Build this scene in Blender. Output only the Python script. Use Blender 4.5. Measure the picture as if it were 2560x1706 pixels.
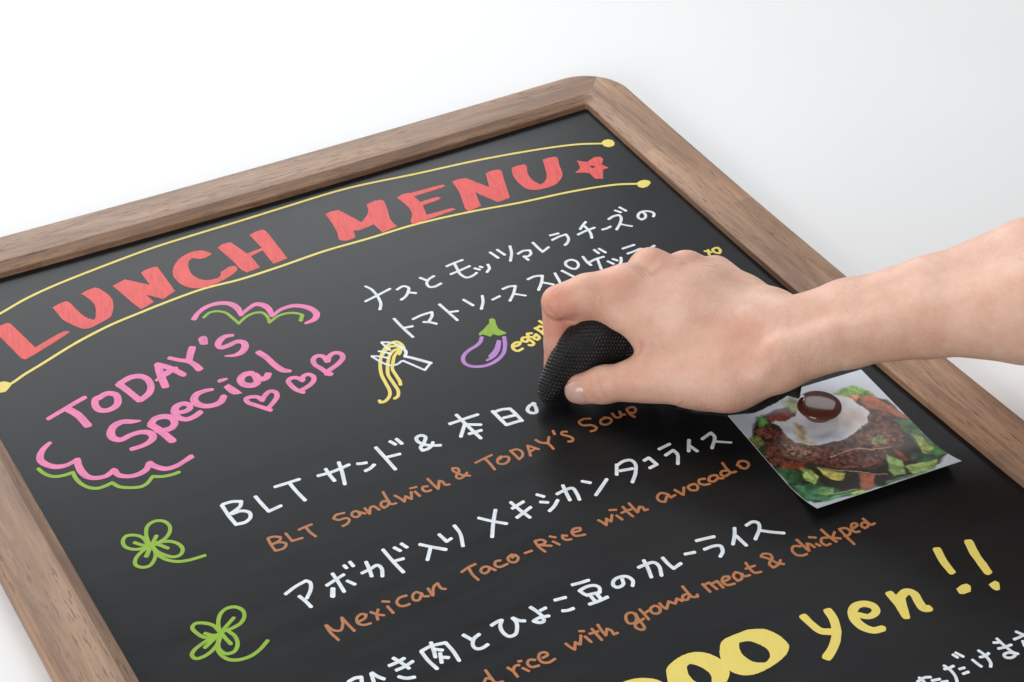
import bpy, bmesh, math
import numpy as np
from mathutils import Matrix, Vector
from mathutils.geometry import tessellate_polygon

for o in list(bpy.data.objects):
    bpy.data.objects.remove(o)
S = bpy.context.scene
COL = S.collection
MM = 0.001

# ------------------------------------------------------------------ camera, world, lamps
cam_d = bpy.data.cameras.new('camera')
cam_d.sensor_width = 36.0
cam_d.lens = 71.406
cam_d.clip_start = 0.05
cam_d.clip_end = 60
cam = bpy.data.objects.new('camera', cam_d)
COL.objects.link(cam)
# columns of the matrix: right, up, back
cam.matrix_world = Matrix(((0.86877477, 0.29185354, -0.40006489, -0.17922591),
                           (-0.4951111, 0.52785232, -0.69009921, -0.99255848),
                           (0.00976728, 0.79761735, 0.60308471, 0.69406699),
                           (0, 0, 0, 1)))
S.camera = cam

world = bpy.data.worlds.new('World')
S.world = world
world.use_nodes = True
bg = world.node_tree.nodes['Background']
bg.inputs[0].default_value = (0.93, 0.96, 1.0, 1)
bg.inputs[1].default_value = 0.2


def area(name, loc, target, sx, sy, power, color=(1, 1, 1)):
    d = bpy.data.lights.new(name, 'AREA')
    d.shape = 'RECTANGLE'
    d.size = sx
    d.size_y = sy
    d.energy = power
    d.color = color
    o = bpy.data.objects.new(name, d)
    COL.objects.link(o)
    o.location = loc
    v = Vector(target) - Vector(loc)
    o.rotation_euler = v.to_track_quat('-Z', 'Y').to_euler()
    return o


area('back_softbox', (0.22, 1.80, 0.95), (0.2, -0.1, 0.0), 2.5, 1.25, 44, (0.965, 0.985, 1.0))
area('top_softbox', (0.62, 0.12, 1.7), (0.35, -0.2, 0.0), 1.2, 1.0, 11, (1.0, 0.995, 0.985))
area('side_softbox', (1.75, 1.15, 1.6), (0.38, -0.35, 0.0), 0.8, 0.6, 3, (1.0, 1.0, 1.0))
area('fill_softbox', (-1.25, -1.15, 0.75), (0.3, -0.28, 0.03), 1.0, 0.7, 23, (1.0, 0.985, 0.97))

S.view_settings.view_transform = 'Standard'
S.view_settings.look = 'None'
S.view_settings.exposure = 0
S.view_settings.gamma = 1


# ------------------------------------------------------------------ helpers
def srgb(r, g, b):
    f = lambda c: (c / 255 / 12.92) if c / 255 <= 0.04045 else ((c / 255 + 0.055) / 1.055) ** 2.4
    return (f(r), f(g), f(b), 1)


def mesh_obj(name, verts, faces, mat, parent=None, smooth=False):
    me = bpy.data.meshes.new(name)
    me.from_pydata([tuple(v) for v in verts], [], faces)
    if mat:
        me.materials.append(mat)
    if smooth:
        me.polygons.foreach_set('use_smooth', [True] * len(me.polygons))
    me.update()
    o = bpy.data.objects.new(name, me)
    COL.objects.link(o)
    if parent:
        o.parent = parent
    return o


def empty(name, loc, label, cat):
    o = bpy.data.objects.new(name, None)
    o.empty_display_size = 0.02
    COL.objects.link(o)
    o.location = loc
    o['label'] = label
    o['category'] = cat
    return o


class NT:
    """small wrapper for building node materials"""
    def __init__(self, name):
        self.m = bpy.data.materials.new(name)
        self.m.use_nodes = True
        self.t = self.m.node_tree
        self.b = self.t.nodes['Principled BSDF']

    def n(self, typ, **kw):
        nd = self.t.nodes.new(typ)
        for k, v in kw.items():
            if k in nd.bl_rna.properties:
                setattr(nd, k, v)
        return nd

    def l(self, a, b):
        self.t.links.new(a, b)

    def coord(self, scale=(1, 1, 1), rot=(0, 0, 0), out='Object'):
        c = self.n('ShaderNodeTexCoord')
        mp = self.n('ShaderNodeMapping')
        mp.inputs['Scale'].default_value = scale
        mp.inputs['Rotation'].default_value = rot
        self.l(c.outputs[out], mp.inputs[0])
        return mp.outputs[0]

    def noise(self, vec, scale, detail=4, rough=0.5, dist=0.0):
        nd = self.n('ShaderNodeTexNoise')
        nd.inputs['Scale'].default_value = scale
        nd.inputs['Detail'].default_value = detail
        nd.inputs['Roughness'].default_value = rough
        nd.inputs['Distortion'].default_value = dist
        self.l(vec, nd.inputs['Vector'])
        return nd.outputs['Fac']

    def ramp(self, fac, stops):
        r = self.n('ShaderNodeValToRGB')
        e = r.color_ramp.elements
        while len(e) < len(stops):
            e.new(0.5)
        for i, (p, c) in enumerate(stops):
            e[i].position = p
            e[i].color = c if len(c) == 4 else (*c, 1)
        self.l(fac, r.inputs[0])
        return r.outputs[0]

    def mix(self, a, b, fac, mode='MIX'):
        m = self.n('ShaderNodeMix')
        m.data_type = 'RGBA'
        m.blend_type = mode
        for s, v in ((m.inputs[0], fac), (m.inputs[6], a), (m.inputs[7], b)):
            if hasattr(v, 'links'):
                self.l(v, s)
            else:
                s.default_value = v
        return m.outputs[2]

    def bump(self, h, strength, dist=0.001, prev=None):
        b = self.n('ShaderNodeBump')
        b.inputs['Strength'].default_value = strength
        b.inputs['Distance'].default_value = dist
        self.l(h, b.inputs['Height'])
        if prev is not None:
            self.l(prev, b.inputs['Normal'])
        return b.outputs[0]

    def math(self, op, a, b=0.0):
        m = self.n('ShaderNodeMath')
        m.operation = op
        for s, v in ((m.inputs[0], a), (m.inputs[1], b)):
            if hasattr(v, 'links'):
                self.l(v, s)
            else:
                s.default_value = v
        return m.outputs[0]


# ------------------------------------------------------------------ materials
def mat_floor():
    k = NT('white_table')
    v = k.coord()
    nz = k.noise(v, 3, 3)
    c = k.ramp(nz, [(0.3, (0.80, 0.805, 0.81)), (0.7, (0.83, 0.835, 0.84))])
    k.l(c, k.b.inputs['Base Color'])
    k.b.inputs['Roughness'].default_value = 0.55
    k.l(k.bump(k.noise(v, 400, 3), 0.08), k.b.inputs['Normal'])
    return k.m


def mat_board():
    k = NT('black_writing_surface')
    v = k.coord()
    nz = k.noise(v, 9, 5, 0.6)
    # faint wiped haze of old ink, streaked along the wiping direction
    vs = k.coord(scale=(1, 6, 1), rot=(0, 0, 0.9))
    st = k.noise(vs, 12, 6, 0.65)
    c = k.ramp(st, [(0.35, (0.0068, 0.0070, 0.0078)), (0.75, (0.0105, 0.0108, 0.0118))])
    # dust specks
    vo = k.n('ShaderNodeTexVoronoi')
    vo.inputs['Scale'].default_value = 90
    k.l(v, vo.inputs['Vector'])
    sp = k.ramp(vo.outputs['Distance'], [(0.0, (1, 1, 1)), (0.035, (0, 0, 0))])
    sel = k.ramp(k.noise(v, 40, 2), [(0.60, (0, 0, 0)), (0.72, (1, 1, 1))])
    sp = k.mix(sp, sel, 1.0, 'MULTIPLY')
    c2 = k.mix(c, (0.22, 0.23, 0.24, 1), k.math('MULTIPLY', sp, 0.5))
    k.l(c2, k.b.inputs['Base Color'])
    r = k.ramp(st, [(0.3, (0.27, 0.27, 0.27)), (0.7, (0.33, 0.33, 0.33))])
    k.l(r, k.b.inputs['Roughness'])
    k.b.inputs['Specular IOR Level'].default_value = 0.168
    k.b.inputs['Specular Tint'].default_value = (0.93, 0.97, 1.0, 1)
    # very fine brushed lines
    vb = k.coord(scale=(1, 60, 1), rot=(0, 0, 1.45))
    fine = k.noise(vb, 60, 3)
    k.l(k.bump(fine, 0.05, 0.0004), k.b.inputs['Normal'])
    return k.m


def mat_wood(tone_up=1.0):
    k = NT('walnut_stained_wood')
    v = k.coord()
    # broad tone patches, stretched with the grain (local x)
    vg = k.coord(scale=(2.2, 26, 26))
    vf = k.coord(scale=(9, 150, 150))
    vp = k.coord(scale=(60, 520, 520))
    tone = k.noise(vg, 3.0, 4, 0.55, 0.6)
    fine = k.noise(vf, 3.0, 5, 0.6, 0.3)
    base = k.ramp(tone, [(0.22, srgb(112, 84, 64)), (0.42, srgb(146, 114, 90)), (0.6, srgb(168, 134, 107)), (0.8, srgb(188, 155, 126))])
    fcol = k.ramp(fine, [(0.25, (0.62, 0.60, 0.60)), (0.55, (1.0, 1.0, 1.0)), (0.8, (1.08, 1.07, 1.05))])
    c = k.mix(base, fcol, 0.75, 'MULTIPLY')
    # staves glued end to end, each with its own tone
    br = k.n('ShaderNodeTexBrick')
    br.inputs['Scale'].default_value = 1.0
    br.inputs['Brick Width'].default_value = 0.21
    br.inputs['Row Height'].default_value = 0.0151
    br.inputs['Mortar Size'].default_value = 0.00012
    br.inputs['Mortar Smooth'].default_value = 0.3
    br.inputs['Color1'].default_value = (0.82, 0.80, 0.79, 1)
    br.inputs['Color2'].default_value = (1.12, 1.11, 1.10, 1)
    br.inputs['Mortar'].default_value = (0.80, 0.76, 0.74, 1)
    br.offset = 0.37
    k.l(k.coord(scale=(1, 1, 1)), br.inputs['Vector'])
    c = k.mix(c, br.outputs['Color'], 1.0, 'MULTIPLY')
    # open pores: short dark dashes
    po = k.noise(vp, 1.6, 2, 0.5)
    pm = k.ramp(po, [(0.57, (0, 0, 0)), (0.66, (1, 1, 1))])
    dens = k.ramp(k.noise(vg, 5.0, 2), [(0.40, (0.15, 0.15, 0.15)), (0.58, (1, 1, 1))])
    pf = k.mix(pm, dens, 1.0, 'MULTIPLY')
    c = k.mix(c, srgb(84, 60, 50), k.math('MULTIPLY', pf, 0.62))
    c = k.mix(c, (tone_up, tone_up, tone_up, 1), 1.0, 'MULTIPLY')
    # greyish smudges left by the stain
    sm = k.ramp(k.noise(k.coord(scale=(14, 60, 60)), 2.2, 5, 0.65, 0.4), [(0.52, (0, 0, 0)), (0.72, (1, 1, 1))])
    c = k.mix(c, srgb(112, 92, 84), k.math('MULTIPLY', sm, 0.45))
    k.l(c, k.b.inputs['Base Color'])
    k.b.inputs['Roughness'].default_value = 0.48
    k.b.inputs['Specular IOR Level'].default_value = 0.45
    n1 = k.bump(fine, 0.25, 0.0006)
    inv = k.math('SUBTRACT', 1.0, pf)
    k.l(k.bump(inv, 0.35, 0.0005, n1), k.b.inputs['Normal'])
    return k.m


def mat_ink(name, col, dark, pool, streak=0.5, rough=0.48):
    """marker ink: streaks run along the stroke, ink gathers at its ends"""
    k = NT(name)
    ac = k.n('ShaderNodeAttribute')
    ac.attribute_name = 'stroke'
    mp = k.n('ShaderNodeMapping')
    mp.inputs['Scale'].default_value = (2.4, 0.10, 1.0)
    k.l(ac.outputs['Vector'], mp.inputs[0])
    a = k.noise(mp.outputs[0], 1.0, 4, 0.65)
    mp2 = k.n('ShaderNodeMapping')
    mp2.inputs['Scale'].default_value = (0.35, 0.12, 1.0)
    k.l(ac.outputs['Vector'], mp2.inputs[0])
    b = k.noise(mp2.outputs[0], 1.0, 3, 0.6)
    m = k.math('ADD', k.math('MULTIPLY', a, 0.6), k.math('MULTIPLY', b, 0.4))
    mid = tuple(col[i] * 0.5 + dark[i] * 0.5 for i in range(3)) + (1,)
    c = k.ramp(m, [(0.30, dark), (0.44, mid), (0.54, col), (0.75, col)])
    c = k.mix(col, c, streak)
    pa = k.n('ShaderNodeAttribute')
    pa.attribute_name = 'pool'
    c = k.mix(c, pool, k.math('MULTIPLY', pa.outputs['Fac'], 0.8))
    k.l(c, k.b.inputs['Base Color'])
    k.b.inputs['Roughness'].default_value = rough
    k.b.inputs['Specular IOR Level'].default_value = 0.28
    return k.m


def mat_skin():
    k = NT('skin')
    v = k.coord()
    at = k.n('ShaderNodeAttribute')
    at.attribute_name = 'flush'
    mott = k.noise(v, 38, 6, 0.68)
    base = k.ramp(mott, [(0.3, srgb(210, 164, 141)), (0.5, srgb(221, 178, 156)), (0.62, srgb(227, 187, 167)), (0.8, srgb(231, 197, 180))])
    # faint bluish green veins under the skin
    vn = k.n('ShaderNodeTexNoise')
    vn.noise_type = 'RIDGED_MULTIFRACTAL'
    vn.inputs['Scale'].default_value = 20
    vn.inputs['Detail'].default_value = 1
    vn.inputs['Distortion'].default_value = 0.8
    k.l(k.coord(scale=(0.55, 1.3, 1.3), rot=(0, 0, 0.5)), vn.inputs['Vector'])
    vm = k.ramp(vn.outputs['Fac'], [(0.55, (0, 0, 0)), (0.95, (1, 1, 1))])
    base = k.mix(base, srgb(186, 156, 132), k.math('MULTIPLY', vm, 0.28))
    red = k.mix(base, srgb(214, 126, 106), k.math('MULTIPLY', at.outputs['Fac'], 0.8))
    k.l(red, k.b.inputs['Base Color'])
    k.b.inputs['Roughness'].default_value = 0.52
    k.b.inputs['Specular IOR Level'].default_value = 0.4
    k.b.inputs['Subsurface Weight'].default_value = 0.35
    k.b.inputs['Subsurface Radius'].default_value = (0.9, 0.32, 0.16)
    k.b.inputs['Subsurface Scale'].default_value = 0.004
    # cross-hatched pore pattern and fine wrinkles running round the wrist
    vo = k.n('ShaderNodeTexVoronoi')
    vo.inputs['Scale'].default_value = 900
    k.l(k.coord(scale=(1, 1, 1)), vo.inputs['Vector'])
    n1 = k.bump(vo.outputs['Distance'], 0.3, 0.0004)
    wr = k.noise(k.coord(scale=(520, 60, 60), rot=(0, 0, 0.45)), 1.0, 4, 0.6)
    n2 = k.bump(wr, 0.4, 0.0006, n1)
    n3 = k.bump(k.noise(v, 130, 5, 0.65), 0.3, 0.0012, n2)
    k.l(n3, k.b.inputs['Normal'])
    return k.m


def mat_nail():
    k = NT('thumbnail')
    v = k.coord()
    c = k.ramp(k.noise(v, 160, 2), [(0.3, srgb(200, 158, 146)), (0.7, srgb(214, 172, 160))])
    k.l(c, k.b.inputs['Base Color'])
    k.b.inputs['Roughness'].default_value = 0.25
    k.b.inputs['Subsurface Weight'].default_value = 0.2
    k.b.inputs['Subsurface Scale'].default_value = 0.002
    k.l(k.bump(k.noise(k.coord(scale=(60, 900, 900)), 1.0, 2), 0.05, 0.0003), k.b.inputs['Normal'])
    return k.m


def mat_cloth():
    k = NT('black_knitted_fabric')
    v = k.coord()
    c = k.ramp(k.noise(v, 1500, 3), [(0.35, (0.004, 0.004, 0.0045)), (0.7, (0.014, 0.0135, 0.0135))])
    k.l(c, k.b.inputs['Base Color'])
    k.b.inputs['Roughness'].default_value = 0.42
    k.b.inputs['Specular IOR Level'].default_value = 0.35
    k.b.inputs['Sheen Weight'].default_value = 0.05
    k.b.inputs['Sheen Roughness'].default_value = 0.4
    k.l(k.bump(k.noise(v, 2600, 3), 0.5, 0.0003), k.b.inputs['Normal'])
    return k.m


def mat_print():
    k = NT('glossy_photo_print')
    at = k.n('ShaderNodeVertexColor')
    at.layer_name = 'print'
    k.l(at.outputs['Color'], k.b.inputs['Base Color'])
    k.b.inputs['Roughness'].default_value = 0.26
    k.b.inputs['Specular IOR Level'].default_value = 0.5
    v = k.coord()
    k.l(k.bump(k.noise(v, 25, 2), 0.1, 0.002), k.b.inputs['Normal'])
    return k.m


def mat_paper():
    k = NT('white_paper_back')
    c = k.ramp(k.noise(k.coord(), 200, 2), [(0.3, (0.74, 0.74, 0.74)), (0.7, (0.78, 0.78, 0.78))])
    k.l(c, k.b.inputs['Base Color'])
    k.b.inputs['Roughness'].default_value = 0.6
    return k.m


def mat_magnet():
    k = NT('glossy_brown_plastic')
    c = k.ramp(k.noise(k.coord(), 60, 2), [(0.3, srgb(84, 42, 30)), (0.7, srgb(92, 48, 34))])
    k.l(c, k.b.inputs['Base Color'])
    k.b.inputs['Roughness'].default_value = 0.12
    k.b.inputs['Coat Weight'].default_value = 0.4
    k.b.inputs['Coat Roughness'].default_value = 0.06
    return k.m


WOOD = mat_wood()
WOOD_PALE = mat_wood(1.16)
BOARD = mat_board()
INK = {
    'red': mat_ink('red_marker', srgb(226, 86, 82), srgb(186, 66, 68), srgb(230, 78, 74), 0.9),
    'yellow': mat_ink('yellow_marker', srgb(232, 212, 108), srgb(212, 196, 106), srgb(236, 210, 84), 0.5),
    'pink': mat_ink('pink_marker', srgb(234, 126, 174), srgb(186, 104, 150), srgb(236, 118, 168), 1.0),
    'green': mat_ink('green_marker', srgb(140, 178, 42), srgb(112, 150, 44), srgb(136, 180, 22), 0.8),
    'white': mat_ink('white_marker', srgb(224, 231, 237), srgb(182, 192, 202), srgb(236, 242, 247), 0.8),
    'brown': mat_ink('brown_marker', srgb(178, 117, 74), srgb(146, 98, 68), srgb(196, 112, 58), 0.8),
    'purple': mat_ink('purple_marker', srgb(184, 128, 200), srgb(140, 100, 178), srgb(192, 120, 190), 0.9),
}

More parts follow.
